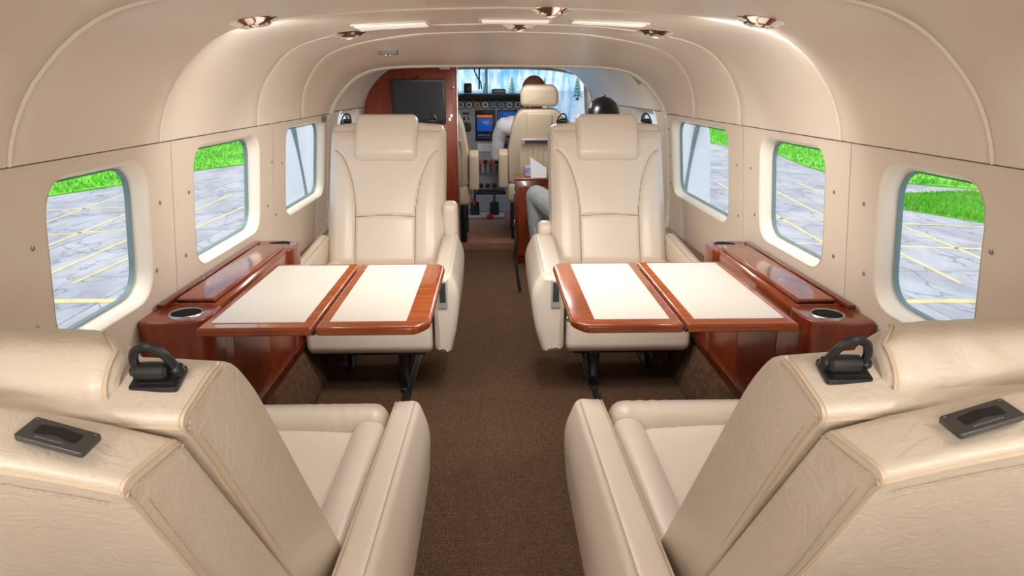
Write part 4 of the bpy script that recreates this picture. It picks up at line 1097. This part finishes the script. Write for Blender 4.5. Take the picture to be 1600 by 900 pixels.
# plain seat under the passenger
t = empty('passenger_seat', (.555, 3.68, 0), 0, 'low cream seat under the passenger in the black cap', 'seat')
bm = BM(); box(bm, -.20, .20, -.12, .30, .10, .215, .03, .05); obj('seat_cushion', bm, M['leather'], t)
bm = BM(); slab(bm, rpoly([(-.155, .18), (-.20, .74, .03), (-.26, .74, .03), (-.23, .18)], .02), -.19, .19, .02, YZ); obj('backrest', bm, M['leather'], t)
for sx in (-1, 1):
    for yy in (-.08, .24):
        bm = BM(); box(bm, sx*.16-.015, sx*.16+.015, yy-.015, yy+.015, 0, .11, .003); obj('leg', bm, M['steel'], t)

# ------------------------------------------------------------------ outside : apron, grass, lines, crew doors, trees
GZ = -1.25
bm = BM(); bm.faces.new([bm.verts.new(p) for p in ((-220, -120, 0), (220, -120, 0), (220, 400, 0), (-220, 400, 0))])
gr = obj('ground', bm, M['tarmac'], kind='structure'); gr.location.z = GZ
def line(pts, wd):
    bm = BM()
    for a, b in zip(pts, pts[1:]):
        a = Vector((*a, 0)); b = Vector((*b, 0)); n = (b-a).normalized().cross(Vector((0, 0, 1)))*wd/2
        vs = []
        for z in (.001, .013): vs.append([bm.verts.new(p+Vector((0, 0, z))) for p in (a-n, a+n, b+n, b-n)])
        bm.faces.new(vs[1]); 
        for i in range(4): bm.faces.new((vs[0][i-1], vs[0][i], vs[1][i], vs[1][i-1]))
    obj('painted_line', bm, M['line'], gr)
line([(-30, 7.47), (-2.5, 7.47)], .14); line([(2.5, 7.20), (30, 7.16)], .14)
for x0, x1 in ((-5.75, -5.9), (-6.65, -7.15), (-7.6, -8.3), (-5.2, -5.0)):
    line([(x0, 8.2), (x1, 15.5)], .06)
for x0, x1 in ((4.9, 5.6), (5.7, 6.6), (6.7, 7.6), (4.1, 4.4)):
    line([(x0, 7.9), (x1, 17)], .06)
line([(-9, 10.4), (-6, 11.6)], .08); line([(-10, 13.2), (-6.3, 14.0)], .08); line([(4.5, 10.2), (9, 9.4)], .08); line([(4.5, 12.4), (9, 11.2)], .08)
# slabs of the apron near the aircraft, laid with open joints
slab_bm = BM(); box(slab_bm, -.985, .985, -1.48, 1.48, 0, .012, .006, .05, 2)
SL = obj('slab', slab_bm, M['tarmac'], gr); cnt = 0
for sx in (-1, 1):
    for i in range(4):
        for j in range(5):
            x, y = sx*(3.6+2*i)+(.15*(j % 2)), 4.0+3*j
            if i > 1 and j < 1: continue
            o = SL if cnt == 0 else share('slab', SL, gr); cnt += 1
            o.location = (x, y, -.006+.003*random.random()); o.rotation_euler = (0, 0, random.uniform(-.02, .02))
def grass(pts, label, seed):
    random.seed(seed)
    bm = BM(); slab(bm, pts, GZ-.01, GZ+.035, 0, XY)
    polys = [Vector((*p, 0)) for p in pts]
    from mathutils.geometry import intersect_point_tri_2d
    tris = tessellate_polygon([polys])
    ar = [((polys[b]-polys[a]).cross(polys[c]-polys[a])).length/2 for a, b, c in tris]
    for _ in range(26000):
        a, b, c = random.choices(tris, ar)[0]
        u, v_ = random.random(), random.random()
        if u+v_ > 1: u, v_ = 1-u, 1-v_
        p = polys[a]+(polys[b]-polys[a])*u+(polys[c]-polys[a])*v_
        an = random.random()*6.28; wd = random.uniform(.02, .05); h = random.uniform(.05, .13)
        d = Vector((math.cos(an), math.sin(an), 0))*wd
        q = p+Vector((0, 0, GZ+.03)); tip = q+Vector((random.uniform(-.04, .04), random.uniform(-.04, .04), h))
        bm.faces.new([bm.verts.new(q-d), bm.verts.new(q+d), bm.verts.new(tip)])
    obj('lawn', bm, M['grass'], None, label=label, cat='grass', kind='stuff', recalc=False)
grass([(-11.6, 11.6), (-9.85, 15.0), (-9.1, 17.0), (-8.6, 19.9), (-7.7, 21.6), (-6.8, 27), (-9, 40), (-24, 40), (-26, 12)], 'bright green lawn beyond the apron outside the left windows', 1)
grass([(10.2, 9.8), (8.65, 11.65), (8.0, 13.1), (8.6, 14.6), (10.6, 15.0), (13.0, 13.6), (18, 10)], 'bright green lawn edge outside the nearest right window', 2)
grass([(13.6, 14.2), (11.2, 15.8), (9.3, 17.6), (9.4, 20.5), (10.0, 24), (9.2, 30), (12, 42), (30, 40), (28, 12)], 'bright green lawn farther out beyond the right windows', 3)

def crew_door(s, no):
    # open cockpit door, hinged ahead and swung out from the fuselage
    t = empty('door_%d' % no, (s*.80, 4.65, .20), 0, kind='structure')
    t.rotation_euler = (0, 0, s*R(12))
    f = lambda u, v, w_: Vector((s*u, w_+.06*math.sin(v/1.0*PI)-.03, v))
    bm = BM(); slab(bm, rpoly([(.02, -.15, .05), (.0, .55, .05), (.02, .86, .10), (.60, .86, .18), (.72, .50, .3), (.70, -.15, .12)], .05, 7), -.03, .03, .012, f); obj('door_skin', bm, M['white'], t)
    bm = BM(); tube(bm, polyline([tuple(f(.48, -.10, -.045)), tuple(f(.51, .20, -.045)), tuple(f(.56, .50, -.045)), tuple(f(.61, .76, -.045))], 6), .018, 6); obj('door_seal', bm, M['seal'], t)
    bm = BM(); slab(bm, rpoly([(.60, .28), (.62, .46), (.65, .46), (.63, .28)], .008), -.05, -.03, .004, f); obj('door_handle', bm, M['grey'], t)
crew_door(-1, 1); crew_door(1, 2)

def tree(x, y, h, label, sd_):
    random.seed(sd_)
    t = empty('tree', (x, y, GZ), 0, label, 'tree', 'trees far ahead of the aircraft')
    bm = BM(); tube(bm, [(0, 0, 0), (.1, 0, h*.3), (0, 0, h*.6)], 0, 8, radii=[.28, .2, .12]); obj('trunk', bm, M['bark'], t)
    bm = BM(); n = 18
    for k in range(7):
        z0 = h*(.12+.125*k); rb = h*.24*(1-k/7.6)
        base = [bm.verts.new((rb*(1+.25*(random.random()-.5)+(.18 if i % 2 else -.12))*math.cos(2*PI*i/n), rb*(1+.25*(random.random()-.5)+(.18 if i % 2 else -.12))*math.sin(2*PI*i/n), z0-(.04*h if i % 2 else 0))) for i in range(n)]
        mid = [bm.verts.new((rb*.45*math.cos(2*PI*i/n), rb*.45*math.sin(2*PI*i/n), z0+h*.10)) for i in range(n)]
        top = bm.verts.new((0, 0, z0+h*.22)); bot = bm.verts.new((0, 0, z0+.02*h))
        for i in range(n):
            bm.faces.new((base[i-1], base[i], mid[i], mid[i-1])); bm.faces.new((mid[i-1], mid[i], top)); bm.faces.new((base[i], base[i-1], bot))
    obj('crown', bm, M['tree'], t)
TL = ['hazy conifer second from the left beyond the windscreen', 'smallest hazy conifer, by the centre post of the windscreen', 'tallest hazy conifer just left of the pilot, far ahead', 'hazy conifer far ahead hidden by the pilot', 'hazy conifer at the right edge of the windscreen', 'hazy conifer farthest left beyond the windscreen']
for i, (x, y, h) in enumerate(((-6.5, 125, 3.6), (-1.5, 128, 3.0), (3.5, 132, 4.0), (9, 124, 3.6), (15, 126, 4.2), (-11, 120, 3.8))):
    tree(x, y, h, TL[i], 10+i)
